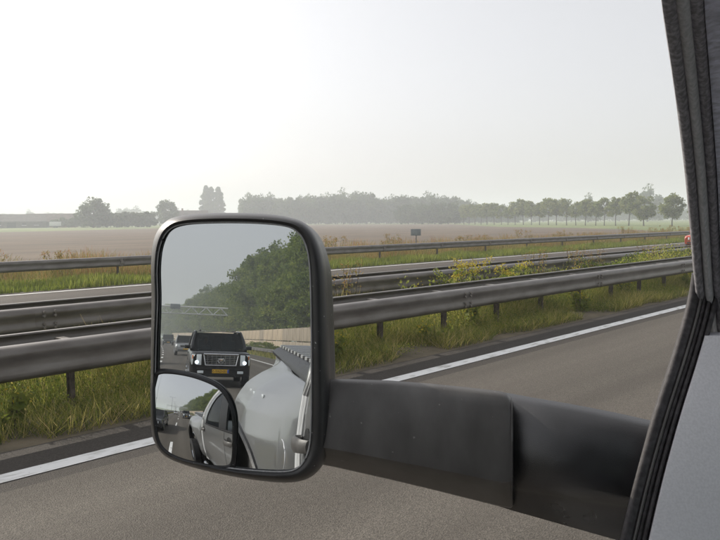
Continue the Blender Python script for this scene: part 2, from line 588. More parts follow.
POST = MB().box((0, 0, .32), (.08, .006, .68)).box((-.04, 0, .32), (.006, .042, .68)).box((.04, 0, .32), (.006, .042, .68)).mesh('post', M['post'])
SPACER = MB().prism([(-.36, -.045, .52), (.36, -.045, .52), (.36, -.045, .60), (.20, -.045, .69), (-.2, -.045, .69), (-.36, -.045, .60)], (0, .09, 0)).mesh('spacer', M['steel'], bevel=.006)
BRACKET = MB().prism([(-.02, -.04, .46), (.30, -.04, .46), (.30, -.04, .66), (-.02, -.04, .62)], (0, .08, 0)).mesh('bracket', M['steel_old'], bevel=.006)


def guard_rail(label, x, y0, y1, pitch, phase, faces, group=None, ztop=.75, per=3):
    """faces: list of (x offset, +1/-1); posts every `pitch`, beam panels every `per` posts"""
    t = thing('guard_rail', label, 'guard rail', (x, 0, 0), group=group)
    L = pitch * per
    beams = {f: beam_mesh(L, f) for _, f in faces}
    bolts = {f: bolt_mesh(f) for _, f in faces}
    i0 = int(math.ceil((y0 - phase) / pitch))
    i1 = int(floor((y1 - phase) / pitch))
    for i in range(i0, i1 + 1):
        y = phase + i * pitch
        link('post', POST, t, (bend(y), y, 0))
        if len(faces) == 2:
            if y > -30:
                link('spacer', SPACER, t, (bend(y), y, 0))
        elif y > -200:
            fx, f = faces[0]
            link('bracket', BRACKET, t, (bend(y), y, 0), rz=0 if f > 0 else pi)
        if (i - i0) % per == 0:
            for fx, f in faces:
                y2 = y + L
                ang = atan2(-(bend(y2) - bend(y)), L)
                b = link('beam', beams[f], t, (bend(y) + fx, y, ztop - .31), rz=ang)
                b.rotation_euler = (0, -f * .004 * ((i // per) % 2), ang)
                if abs(y - 12) < 24:
                    for dz in (.05, .10, .20, .248):
                        link('bolt', bolts[f], t, (bend(y) + fx + f * .046, y - .05, ztop - .31 + dz))
                        link('bolt', bolts[f], t, (bend(y) + fx + f * .046, y + .09, ztop - .31 + dz))
    return t


guard_rail('double sided steel guard rail on short posts beside the white edge line', -6.85, -150, 115, 1.505, 3.26, [(.40, 1), (-.40, -1)])
guard_rail('double sided steel guard rail bordering the opposite carriageway, behind the yellow flowers', -9.62, -150, 118, 1.505, 2.6, [(.40, 1), (-.40, -1)])
guard_rail('single guard rail on wide spaced posts between grass verge and ploughed field', -21.35, -60, 180, 4.15, 3.5, [(.24, 1)], per=1)
guard_rail('guard rail along the grass in front of the noise wall behind the truck', 8.3, -230, -12, 2.67, -12, [(-.24, -1)], per=2)

# ------------------------------------------------------------------ trees
def tree_meshes(seed, Ht, R, base, leafmat, nclump=60, per=70, leaf=.28, shape='round', trunk_r=None, clump_r=None):
    """trunk mesh with limbs, crown mesh of single leaf blades gathered in clumps"""
    rng = np.random.default_rng(seed)
    rnd = random.Random(seed)
    tr = trunk_r or Ht * .018
    mb = MB()
    lean = [rnd.uniform(-.03, .03) for _ in range(2)]
    top = Ht * .86
    tp = lambda z: (lean[0] * z + .06 * sin(z * .9 + seed), lean[1] * z + .05 * cos(z * 1.1 + seed), z)
    zs = np.linspace(-.1, top, 9)
    mb.tube([tp(z) for z in zs], [tr * (1.35 if z < .2 else 1) * (1 - .85 * z / top) + .015 for z in zs], 7)
    cz, hz = (Ht + base) / 2, (Ht - base) / 2
    cl = []
    tries = 0
    while len(cl) < nclump and tries < 4000:
        tries += 1
        d = rng.normal(size=3)
        d /= np.linalg.norm(d)
        rad = rng.uniform(.35, 1.0) ** .6
        if shape == 'column':
            zf = rng.uniform(0, 1)
            rr = R * (0.55 + .45 * sin(pi * min(1, zf * 1.1 + .08))) * (1 if zf < .8 else (1.02 - zf) / .22)
            a = rng.uniform(0, 2 * pi)
            q = rng.uniform(.2, 1) ** .5 * rr
            c = np.array([q * cos(a), q * sin(a), base + zf * (Ht - base)])
        else:
            lob = 1 + .22 * sin(3 * atan2(d[1], d[0]) + seed) * (1 - abs(d[2])) + .12 * sin(5 * d[2] + seed * 1.7)
            c = np.array([d[0] * R * rad * lob, d[1] * R * rad * lob, cz + d[2] * hz * rad])
            if shape == 'skirt' and c[2] < cz:
                c[:2] *= 1.15
        cl.append(c)
    cl = np.array(cl)
    for c in cl[::max(1, nclump // 16)]:
        z0 = max(base * .7, min(top * .8, c[2] - .35 * sqrt(c[0] ** 2 + c[1] ** 2) - .4))
        a = V(*tp(z0))
        b = V(*c)
        mb.tube([a, a.lerp(b, .5) + V(0, 0, .12 * (b - a).length * .5), b], [tr * .34, tr * .22, tr * .07], 5)
    trunk = mb.mesh('trunk', M['bark'])
    cr_ = clump_r or R * .3
    cent, tint = [], []
    for c in cl:
        k = int(per * rng.uniform(.6, 1.35))
        s = cr_ * rng.uniform(.6, 1.25)
        pts = rng.normal(size=(k, 3))
        pts /= np.linalg.norm(pts, axis=1)[:, None]
        pts *= (rng.uniform(0.1, 1, k) ** .45)[:, None] * s
        pts[:, 2] *= .75
        cent.append(pts + c)
        tint.append(np.clip(rng.normal(.5 + rng.normal(0, .12), .17, k), 0, 1))
    cent = np.concatenate(cent)
    tint = np.concatenate(tint)
    ok = cent[:, 2] > .15
    crown = quads_mesh('crown', leaf_quads(rng, cent[ok], leaf), leafmat, tint[ok])
    return trunk, crown


def plant_tree(name, proto, label, x, y, s=1.0, rz=0.0, group=None, sz=None, z=0.0, cat='tree'):
    t = thing(name, label, cat, (x, y, z), rz, group)
    t.scale = (s, s, sz or s)
    link('trunk', proto[0], t)
    link('crown', proto[1], t)
    return t


rnd = random.Random(7)
# tall wood edge along the road behind the truck (seen in the mirror)
WOOD = [tree_meshes(11 + i, 17, 4.6, 1.6, M['leaf_wood'], 110, 150, .22, 'skirt', clump_r=1.3) for i in range(4)]
WOODNAME = 'tall leafy roadside tree rising behind the tan noise wall'
yy = -48.0
while yy > -430:
    big = 1 + .1 * sin(yy * .045 + 1.0)
    s = rnd.uniform(.86, 1.08) * big
    plant_tree('broadleaf_tree', WOOD[rnd.randrange(4)], WOODNAME, 17.6 + bend(yy) + rnd.uniform(-1.0, 1.2), yy, s, rnd.uniform(0, 6.28),
               'tall trees behind the noise wall')
    yy -= rnd.uniform(4.6, 7.4)
yy = -55.0
while yy > -420:
    s = rnd.uniform(.95, 1.18)
    plant_tree('broadleaf_tree', WOOD[rnd.randrange(4)], WOODNAME, 24.0 + bend(yy) + rnd.uniform(-1.5, 1.5), yy, s, rnd.uniform(0, 6.28),
               'tall trees behind the noise wall')
    yy -= rnd.uniform(9, 13)

# row of slim roadside trees across the field
ROW = [tree_meshes(31 + i, 8.0, 2.35, 2.5, M['leaf_row'], 40, 55, .27, 'round', trunk_r=.13, clump_r=.85) for i in range(4)]
rowpos = [(-161.3, 231.3, 8.2), (-157.2, 228.7, 8.1), (-152.5, 225.7, 7.9), (-148.0, 222.8, 7.9), (-143.7, 220.0, 8.2), (-138.8, 216.9, 7.9), (-134.0, 213.8, 7.2), (-129.8, 211.1, 6.6),
          (-125.4, 208.3, 8.1), (-120.7, 205.3, 8.7), (-116.2, 202.4, 8.1), (-111.9, 199.7, 7.6), (-107.3, 196.7, 8.7), (-103.4, 194.2, 8.0),
          (-98.7, 191.2, 8.2), (-94.7, 188.7, 7.0), (-90.5, 185.9, 7.6), (-86.4, 183.4, 6.8), (-83.0, 181.1, 7.8), (-78.9, 178.5, 7.7)]
ORD = ['', 'second', 'third', 'fourth', 'fifth', 'sixth', 'seventh', 'eighth', 'ninth', 'tenth', 'eleventh', 'twelfth', 'thirteenth', 'fourteenth', 'fifteenth', 'sixteenth', 'seventeenth', 'eighteenth', 'nineteenth', 'twentieth', 'twenty-first']
for i, (x, y, h) in enumerate(rowpos):
    plant_tree('avenue_tree', ROW[i % 4], 'slim avenue tree, %s from the wide dark round tree ending the row' % ORD[len(rowpos) - i], x, y, h / 8.6, i * 1.3,
               'avenue trees in a row beyond the field', z=-.02)
plant_tree('avenue_tree', ROW[1], 'slim avenue tree right beside the wide dark round tree ending the row', -74.3, 175.6, 1.02, 2.2, z=-.02)
BIGR = [tree_meshes(41 + i, 8.0, 3.2, 1.6, M['leaf_row'], 55, 70, .27, 'round', trunk_r=.16, clump_r=1.0) for i in range(2)]
plant_tree('broadleaf_tree', BIGR[0], 'wide dark round tree closing the row of avenue trees', -69.4, 172.4, .9, .4, z=-.02)
plant_tree('broadleaf_tree', BIGR[1], 'dark spreading tree standing alone past the gap, near the window pillar', -59.6, 163.4, .84, 1.0, z=-.02)
plant_tree('broadleaf_tree', BIGR[0], 'small low tree tucked against the window pillar', -53.0, 163.0, .66, 2.0, z=-.02)
FARB = [tree_meshes(51 + i, 14, 6.0, .3, M['leaf_dark'], 75, 60, .55, 'skirt', clump_r=2.0) for i in range(3)]
for x, y, s, sz, lab in [(-148, 372, 1.3, 1.22, 'huge hazy round tree looming behind the avenue trees'),
                         (-170, 352, .95, .95, 'hazy tree rising faintly behind the avenue trees')]:
    plant_tree('broadleaf_tree', FARB[0], lab, x, y, s, 1.0, sz=sz, z=-.02)

# far wood across the field: mixed crowns, front row and back row
for i in range(80):
    px = 250 + i * 3.4 + rnd.uniform(-2, 2)
    back = i % 3 == 0
    d = (470 if back else 420) - .12 * (px - 250) + rnd.uniform(-12, 12)
    q = P(px, 270, d)
    hgt = 15.5 + 1.5 * sin(px * .06) + rnd.uniform(-1.8, 2.2) + (1.5 if back else 0) - max(0, (px - 385)) * .062
    plant_tree('broadleaf_tree', FARB[i % 3], 'hazy tree of the far wood across the ploughed field', q.x, q.y, hgt / 14 * rnd.uniform(.8, .95), rnd.uniform(0, 6),
               'trees of the far wood', sz=hgt / 14, z=-.02)
for i in range(9):          # lower darker clump in front of the wood
    px = 402 + i * 6.6
    q = P(px, 270, 335 - i * 4)
    plant_tree('broadleaf_tree', FARB[(i + 1) % 3], 'lower darker tree in front of the far wood', q.x, q.y, .55 + .05 * (i % 3), i * 1.1, 'low trees before the far wood', sz=.62 + .04 * (i % 2), z=-.02)
for i in range(26):         # faint horizon trees
    px = -25 + i * 18 + rnd.uniform(-6, 6)
    if 255 < px < 400:
        px += 330
    q = P(px, 270, 720 + rnd.uniform(-40, 60))
    plant_tree('broadleaf_tree', FARB[i % 3], 'faint tree on the horizon almost lost in haze', q.x, q.y, rnd.uniform(1.0, 1.35), rnd.uniform(0, 6), 'trees on the hazy horizon', sz=rnd.uniform(.85, 1.15), z=-.02)

for i in range(34):         # low hazy tree line closing the view behind the avenue trees
    px = 380 + i * 9.6 + rnd.uniform(-3, 3)
    q = P(px, 270, 480 + rnd.uniform(-30, 40))
    plant_tree('broadleaf_tree', FARB[i % 3], 'low hazy tree of the belt behind the avenue trees', q.x, q.y, rnd.uniform(.8, 1.0), rnd.uniform(0, 6), 'hazy tree belt behind the avenue trees', sz=rnd.uniform(.6, .85), z=-.02)

POP = [tree_meshes(61 + i, 24, 3.7, 1.0, M['leaf_dark'], 130, 95, .45, 'column', clump_r=1.3, trunk_r=.3) for i in range(3)]
for (x, y, s, lab) in [(-398.9, 284.0, 1.03, 'tall column poplar, the leftmost of three by the hedge'), (-398.6, 287.8, 1.0, 'tall column poplar standing between two other poplars'),
                       (-395.0, 290.8, 1.0, 'tall column poplar, nearest the far wood of the three')]:
    plant_tree('poplar_tree', POP[int(s * 100) % 3], lab if 'left' not in lab else 'tall column poplar, farthest from the far wood of the three', x, y, s, x, z=-.02)
plant_tree('broadleaf_tree', FARB[1], 'big round tree with airy top between farm and hedge', -263.7, 136.4, .86, 2.0, sz=.84, z=-.02)
plant_tree('broadleaf_tree', FARB[2], 'tree beside the farmhouse with chimney at the end of the hedge', -284.6, 181.5, .8, .5, sz=.86, z=-.02)
plant_tree('broadleaf_tree', FARB[0], 'broad tree growing next to the dark barn', -311, 113, 1.0, .5, sz=.8, z=-.02)
HED = [tree_meshes(71 + i, 5.4, 2.6, .3, M['leaf_dark'], 40, 60, .4, 'skirt', clump_r=1.0, trunk_r=.1) for i in range(2)]
for i in range(15):
    px = 101 + i * 3.6
    q = P(px, 270, 288 - (i % 2) * 4)
    plant_tree('hedge_bush', HED[i % 2], 'dense dark bush of the hedge behind the ploughed field', q.x, q.y, 1.0, i, 'bushes of the field hedge', sz=1.0 + .05 * sin(i * 2.1), z=-.02, cat='bush')
for i in range(7):
    q = P(58 + i * 6.2, 270, 292 + (i % 3) * 5)
    plant_tree('hedge_bush', HED[i % 2], 'shrub standing round the farm buildings', q.x, q.y, .75, i, 'shrubs at the farm', sz=.62 + .1 * (i % 2), z=-.02, cat='bush')
# bushes in front of the noise wall
BUSH = [tree_meshes(81 + i, 2.4, 1.5, .1, M['leaf_wood'], 30, 60, .13, 'skirt', clump_r=.5, trunk_r=.04) for i in range(2)]
for i in range(22):
    y = -84 - i * 4.2 + rnd.uniform(-1, 1)
    s = rnd.uniform(.3, .6) if i < 8 else rnd.uniform(.4, .85)
    plant_tree('bush', BUSH[i % 2], 'green bush at the foot of the noise wall', 10.9 + bend(y) + rnd.uniform(-.4, .4), y, s, i, 'bushes along the noise wall')

# ------------------------------------------------------------------ farm
def gable_house(name, label, cx, cy, L, W, he, hr, rz, wall, roof, door=True, chim=False):
    t = thing(name, label, 'building', (cx, cy, -.02), rz)
    MB().prism([(-L / 2, -W / 2, 0), (-L / 2, W / 2, 0), (-L / 2, W / 2, he), (-L / 2, 0, hr - .05), (-L / 2, -W / 2, he)], (L, 0, 0)).build('wall', wall, t, smooth=False)
    e = .5
    sl_ = (hr - he) / (W / 2)
    rf = MB()
    for sgn in (-1, 1):
        a = [(-L / 2 - e, sgn * (W / 2 + e), he - sl_ * e + .05), (L / 2 + e, sgn * (W / 2 + e), he - sl_ * e + .05), (L / 2 + e, 0, hr + .05), (-L / 2 - e, 0, hr + .05)]
        rf.prism(a, (0, 0, .18))
    r = rf.build('roof', roof, t, smooth=False)
    if chim:
        MB().box((L * .3, 0, hr + .5), (.7, .7, 1.4)).build('chimney', M['brick'], r, smooth=False)
    for sgn in (-1, 1):
        if door:
            MB().box((L * .12, sgn * (W / 2 + .02), he * .42), (L * .16, .1, he * .84)).build('door', M['black'], t, smooth=False)
        for k in (-.32, -.1, .34):
            wdw = MB().box((L * k, sgn * (W / 2 + .03), he * .6), (L * .07, .08, he * .32)).build('window', M['dark_glass'], t, smooth=False)
            MB().box((L * k, sgn * (W / 2 + .04), he * .6 - he * .18), (L * .085, .14, .12)).build('sill', M['white_wall'], wdw, smooth=False)
    return t


def face_cam(x, y):
    return atan2(y, x) + pi / 2


q = P(18, 270, 303)
gable_house('barn', 'wide dark farm barn with low pitched roof', q.x, q.y, 21, 13, 2.6, 5.4, face_cam(q.x, q.y) + .12, M['barn_roof'], M['barn_roof'])
q = P(54, 270, 318)
gable_house('barn', 'long brown roofed farm shed behind the white trailer', q.x, q.y, 19, 10, 2.8, 5.7, face_cam(q.x, q.y) - .1, M['brick'], M['red_roof'])
q = P(193, 270, 347)
gable_house('farmhouse', 'farmhouse with brown tiled roof and chimney beyond the hedge', q.x, q.y, 14, 9, 3.0, 7.0, face_cam(q.x, q.y) + .1, M['brick'], M['red_roof'], chim=True)
# white trailer parked at the farm, and a pale car
q = P(57, 270, 283)
t = thing('farm_trailer', 'white box trailer parked in front of the farm shed', 'trailer', (q.x, q.y, -.02), face_cam(q.x, q.y))
MB().box((0, 0, 1.55), (4.2, 2.0, 1.6)).build('box_body', M['white_wall'], t, bevel=.06)
MB().box((0, 0, .68), (4.0, 1.6, .12)).build('chassis', M['black'], t, smooth=False)
MB().tube([(2.0, 0, .66), (3.3, 0, .6)], .05, 6).build('drawbar', M['black'], t)
for sx in (-.5, .4):
    for sy in (-.9, .9):
        MB().lathe([(0, -.1), (.34, -.1), (.36, 0), (.34, .1), (0, .1)], (sx, sy, .36), 'Y', 14).build('wheel', M['rubber'], t)
t = thing('small_sign', 'small grey rectangular sign on a post behind the far guard rail', 'sign', (-23.6, 29.6, 0), radians(25))
MB().box((0, 0, 1.18), (.52, .03, .34)).build('panel', M['sign_back'], t, bevel=.008)
MB().tube([(0, .05, -.05), (0, .05, 1.33)], .03, 8).build('post', M['steel_old'], t)
MB().box((0, .025, 1.18), (.5, .03, .03)).build('clamp', M['steel_old'], t, smooth=False)

# ------------------------------------------------------------------ noise wall, gantry, lamps behind the truck
t = thing('noise_wall', 'tan noise wall of upright boards in two tiers behind the guard rail', 'noise wall', (12.0, -100, 0))
y = -52.0
k = 0
PAN = {}
for kind in ('concrete', 'concrete_dark'):
    mb = MB()
    for j in range(4):
        mb.box((0, -.5 - j * 1.0, .0), (.09 + .02 * (j % 2), .965, 1.36))
    PAN[kind] = mb.mesh('panel', M[kind], bevel=.012)
POSTW = MB().box((.06, 0, 1.5), (.14, .12, 3.0)).mesh('post', M['concrete_dark'], bevel=.02)
while y > -330:
    ang = atan2(bend(y - 4.1) - bend(y), 4.1)
    link('post', POSTW, t, (bend(y) - .03, y + 100, 0), rz=ang)
    kd = 'concrete_dark' if -82 < y or k % 7 in (5,) else 'concrete'
    link('panel', PAN[kd], t, (bend(y), y + 100 - .05, .78), rz=ang)
    link('panel', PAN[kd], t, (bend(y) + .04, y + 100 - .05, 2.24), rz=ang)
    y -= 4.1
    k += 1

gy = -150.0
t = thing('sign_gantry', 'white lattice gantry spanning the motorway behind the following cars', 'gantry', (bend(gy), gy, 0))
x0, x1, zb, zt = -24.0, 11.6, 6.15, 7.55
for dy in (-.6, .6):
    for z in (zb, zt):
        MB().tube([(x0, dy, z), (x1, dy, z)], .13, 6).build('chord', M['gantry'], t)
    n = 25
    for i in range(n):
        xa = x0 + (x1 - x0) * i / n
        xb = x0 + (x1 - x0) * (i + 1) / n
        a, b = ((xa, dy, zb), (xb, dy, zt)) if i % 2 else ((xa, dy, zt), (xb, dy, zb))
        MB().tube([a, b], .075, 5).build('brace', M['gantry'], t)
for xl in (x0 + .3, -8.25 + 1.8 - 1.8):
    MB().tube([(xl, 0, 0), (xl, 0, zt)], .22, 10).build('leg', M['gantry'], t)
MB().box((1.3, .9, 7.5), (1.9, .25, 1.0)).build('sign_panel', M['sign_back'], t, bevel=.03)


def street_lamp(x, y, h, label, group):
    t = thing('street_lamp', label, 'lamp post', (x, y, 0), group=group)
    MB().tube([(0, 0, -.1), (0, 0, h * .5), (0, 0, h)], [.12, .09, .06], 8).build('pole', M['steel'], t)
    for s_ in (-1, 1):
        MB().tube([(0, 0, h - .05), (s_ * .8, 0, h + .18), (s_ * 1.6, 0, h + .2)], .04, 6).build('arm', M['steel'], t)
        MB().box((s_ * 1.9, 0, h + .2), (.75, .28, .14)).build('lamp_head', M['sign_back'], t, bevel=.04)


for k in range(9):
    y = -70 - 34 * k
    street_lamp(-8.25 + bend(y), y, 9.5, 'tall double armed lamp post in the median behind the truck', 'median lamp posts')
t = thing('antenna_mast', 'very tall thin mast rising over the road behind', 'mast', (-30, -95, 0))
MB().tube([(0, 0, -.1), (0, 0, 34)], [.2, .1], 8).build('pole', M['sign_back'], t)
MB().box((0, 0, 9), (.9, .3, .9)).build('box', M['sign_back'], t, bevel=.02)

# ------------------------------------------------------------------ grass, weeds
rng = np.random.default_rng(3)


def scatter(n, x0, x1, y0, y1, pw=1.0):
    u = rng.uniform(0, 1, n) ** pw
    y = y0 + (y1 - y0) * u
    x = rng.uniform(x0, x1, n)
    return np.stack([x, y, np.zeros(n)], 1)


def patch_noise(p, s=1.0):
    return .5 + .25 * np.sin(p[:, 0] * 2.1 * s + 1.3 * np.sin(p[:, 1] * .9 * s)) + .25 * np.sin(p[:, 1] * 1.7 * s + p[:, 0] * .8 * s)


def bendv(p):
    t_ = np.maximum(0, -p[:, 1] - 40)
    p[:, 0] += -ROAD_K * t_ * t_
    return p


def grass(name, label, parts, material):
    Q, T = [], []
    for p, h, wd, lean, t0, ts in parts:
        f = patch_noise(p)
        p = bendv(p)
        Q.append(blade_quads(rng, p, h * (.45 + .85 * f), wd, lean))
        T.append(np.clip(rng.normal(t0, ts, len(p)) + (f - .5) * .25, 0, 1))
    o = link(name, quads_mesh(name, np.concatenate(Q), material, np.concatenate(T)))
    return tag(o, label, 'grass', kind='stuff')


A = scatter(130000, -10.35, -6.85, 1.0, 32)
A0 = scatter(60000, -7.05, -6.02, 1.0, 34)
A0 = A0[patch_noise(A0, 1.4) * .6 + (-6.02 - A0[:, 0]) * .55 > .36]
B = scatter(70000, -10.35, -6.1, 32, 110, 1.4)
Cc = scatter(26000, -10.35, -6.1, -120, 1.0)
D = scatter(5000, -10.2, -6.9, 1, 45)
grass('median_grass', 'long tangled grass growing under and between the median guard rails',
      [(A, .40, .0036, 1.2, .36, .24), (A0, .22, .003, 1.5, .42, .28), (B, .34, .012, .9, .45, .2), (Cc, .34, .016, .7, .45, .2), (D, .5, .003, .7, .8, .2)], M['grass'])


def herbs(name, label, parts, material):
    Q, T = [], []
    for p, h, sz in parts:
        f = patch_noise(p, 1.1)
        p[:, 2] = h * (.25 + .95 * f) * rng.uniform(0.02, 1, len(p)) ** .8
        Q.append(leaf_quads(rng, bendv(p), sz))
        T.append(np.clip(rng.normal(.4, .2, len(p)) + (patch_noise(p, .7) - .5) * .5, 0, 1))
    return tag(link(name, quads_mesh(name, np.concatenate(Q), material, np.concatenate(T))), label, 'weeds', kind='stuff')


E1 = scatter(230000, -10.3, -6.95, 1, 30)
E1 = E1[patch_noise(E1, 1.1) > .35]
E2 = scatter(60000, -7.0, -6.1, 1, 30)
E2 = E2[patch_noise(E2, 1.1) > .42]
E3 = scatter(120000, -9.15, -7.35, 12, 80, 1.4)
E3 = E3[patch_noise(E3, .6) > .3]
herbs('median_weeds', 'low leafy weeds filling the ground between the median guard rails', [(E1, .46, .013), (E2, .22, .010), (E3, .92, .024)], M['herb'])
A = scatter(90000, -22.0, -19.5, 3, 130, 1.3)
A2 = scatter(16000, -22.0, -19.5, -60, 3)
grass('verge_grass', 'bright green grass strip along the opposite carriageway', [(A, .24, .014, .6, .3, .2), (A2, .26, .02, .6, .3, .2)], M['grass_green'])
A = scatter(60000, -27.0, -21.3, 4, 150, 1.3)
A2 = scatter(12000, -27.0, -21.5, -60, 4)
B = scatter(50000, -27.0, -21.6, 4, 130, 1.3)
B = B[patch_noise(B, .55) > .38]
grass('verge_weeds', 'tall dry brownish weeds between far guard rail and ploughed field', [(A, .55, .011, .9, .25, .27), (A2, .5, .016, .8, .35, .22), (B, .62, .009, .7, .55, .28)], M['weed'])
A = scatter(60000, 7.7, 12.0, -200, -8, 1)
B = scatter(12000, 12.2, 26, -220, -20, 1)
grass('roadside_grass', 'rough grass beside the guard rail below the noise wall', [(A, .42, .018, .6, .45, .25), (B, .4, .04, .6, .35, .25)], M['grass'])


def stalk_plant(name, label, x, y, h, nst, spread, leafm, headm, seed, cat='plant', group=None, leaves=26, heads=16, head_s=.022, z0=.0, leaf_s=.055):
    r = np.random.default_rng(seed)
    t = thing(name, label, cat, (x, y, 0), group=group)
    mb = MB()
    L, Hd = [], []
    for i in range(nst):
        a = r.uniform(0, 2 * pi)
        q = spread * sqrt(r.uniform(0, 1))
        hh = h * r.uniform(.7, 1.08)
        b = V(q * .4 * cos(a), q * .4 * sin(a), 0)
        e = V(q * cos(a), q * sin(a), hh)
        pts = [b, b.lerp(e, .5) + V(0, 0, .05), e]
        mb.tube(pts, [.006, .005, .003], 4, caps=False)
        for k in range(leaves):
            f = r.uniform(.12, .95)
            c = b.lerp(e, f)
            L.append(np.array(c) + r.normal(size=3) * .035)
        for k in range(heads):
            Hd.append(np.array(e) + r.normal(size=3) * np.array([.055, .055, .035]))
    mb.build('stem', M['grass'] if False else M['bark'], t)
    L, Hd = np.array(L), np.array(Hd)
    link('foliage', quads_mesh('foliage', leaf_quads(r, L, leaf_s), leafm, np.clip(r.normal(.4, .2, len(L)), 0, 1)), t)['kind'] = 'stuff'
    if heads:
        link('flower_heads', quads_mesh('flower_heads', leaf_quads(r, Hd, head_s), headm, r.uniform(0, 1, len(Hd))), t)['kind'] = 'stuff'
    return t


for i, (x, y, h) in enumerate([(-8.2, 11.7, .98), (-8.35, 12.5, .92), (-8.0, 13.2, .84), (-8.5, 10.6, .72), (-7.9, 15.6, .78), (-8.3, 20.5, .82),
                               (-8.4, 27.5, .86), (-8.5, 33, .85)]):
    stalk_plant('flowering_plant', 'leafy plant with clustered yellow flowers between the two median guard rails', x, y, h, 9, .34, M['grass_green'], M['flower'], 100 + i,
                group='yellow flowering plants in the median', heads=34 if i < 3 else 3, head_s=.019, leaf_s=.035, leaves=34)
for i, (x, y, h) in enumerate([(-6.75, 6.6, .34), (-6.5, 8.6, .3), (-6.95, 10.2, .42), (-6.6, 13.4, .36), (-6.9, 16.2, .4), (-6.6, 4.9, .3), (-6.7, 2.6, .35), (-6.6, 19.4, .36)]):
    stalk_plant('flowering_plant', 'low plant with a few yellow flowers under the guard rail by the edge line', x, y, h, 6, .22, M['grass_green'], M['flower'], 140 + i,
                group='yellow flowering plants under the guard rail', heads=7, head_s=.02, leaves=18)
for i, (x, y, h) in enumerate([(-8.6, 15.2, 1.05), (-8.2, 16.4, 1.12), (-8.7, 18.4, 1.0), (-8.9, 9.2, 1.0), (-8.6, 21.6, 1.08), (-8.4, 25, 1.1), (-8.7, 29, 1.1), (-8.4, 34, 1.1), (-8.6, 39, 1.1)]):
    stalk_plant('dry_weed', 'tall reddish brown dry weed standing above the median guard rails', x, y, h, 10, .3, M['weed'], M['weed'], 180 + i,
                group='dry weeds in the median', heads=26, head_s=.014, leaves=16, leaf_s=.03)
for i in range(30):
    y = 6 + i * 2.6 + rnd.uniform(-1, 1)
    stalk_plant('dry_weed', 'bushy rust coloured weed behind the far guard rail', -22.2 - rnd.uniform(0, 2.5), y, rnd.uniform(.7, 1.2), 12, .6, M['weed'], M['weed'], 220 + i,
                group='rusty weeds behind the far guard rail', heads=30, head_s=.022, leaves=44, leaf_s=.032)

# ------------------------------------------------------------------ vehicles
def wheel_set(t, W, ys, r, tw=.24, rim=None):
    tyre = MB().lathe([(.6 * r, -tw / 2), (.92 * r, -tw / 2), (r, -tw / 2 + .03), (r, tw / 2 - .03), (.92 * r, tw / 2), (.6 * r, tw / 2)], (0, 0, 0), 'X', 24).mesh('tyre', M['rubber'])
    mb = MB().lathe([(0, tw / 2 - .05), (.16 * r, tw / 2 - .04), (.5 * r, tw / 2 - .07), (.62 * r, tw / 2 - .01), (.64 * r, tw / 2), (.64 * r, -tw / 2), (0, -tw / 2)], (0, 0, 0), 'X', 24)
    for k in range(5):
        a = 2 * pi * k / 5
        mb.tube([(tw / 2 - .03, .1 * r * cos(a), .1 * r * sin(a)), (tw / 2 - .02, .6 * r * cos(a), .6 * r * sin(a))], .05 * r / .3, 5)
    rimm = mb.mesh('rim', rim or M['chrome'])
    for y in ys:
        for sx in (-1, 1):
            wl = link('wheel', MB().lathe([(0, -.03), (.2 * r, -.03), (.2 * r, .03), (0, .03)], (0, 0, 0), 'X', 8).mesh('hub', M['black']), t, (sx * (W / 2 - tw / 2 + .01), y, r))
            link('tyre', tyre, wl)
            link('rim', rimm, wl, rz=0 if sx > 0 else pi)


def patch(t, name, material, quad, off, margin=0.0, parent=None):
    """four-sided panel laid `off` proud of the quad (corners in order), with thickness"""
    q = [V(*p) for p in quad]
    c = sum(q, V(0, 0, 0)) / 4
    q = [p + (c - p) * margin for p in q]
    n = (q[1] - q[0]).cross(q[3] - q[0]).normalized()
    if n.dot(c - V(0, c.y * .9, .9)) < 0:
        n = -n
    mb = MB().prism([p + n * .002 for p in q], n * off)
    return mb.build(name, material, parent or t, bevel=.004)


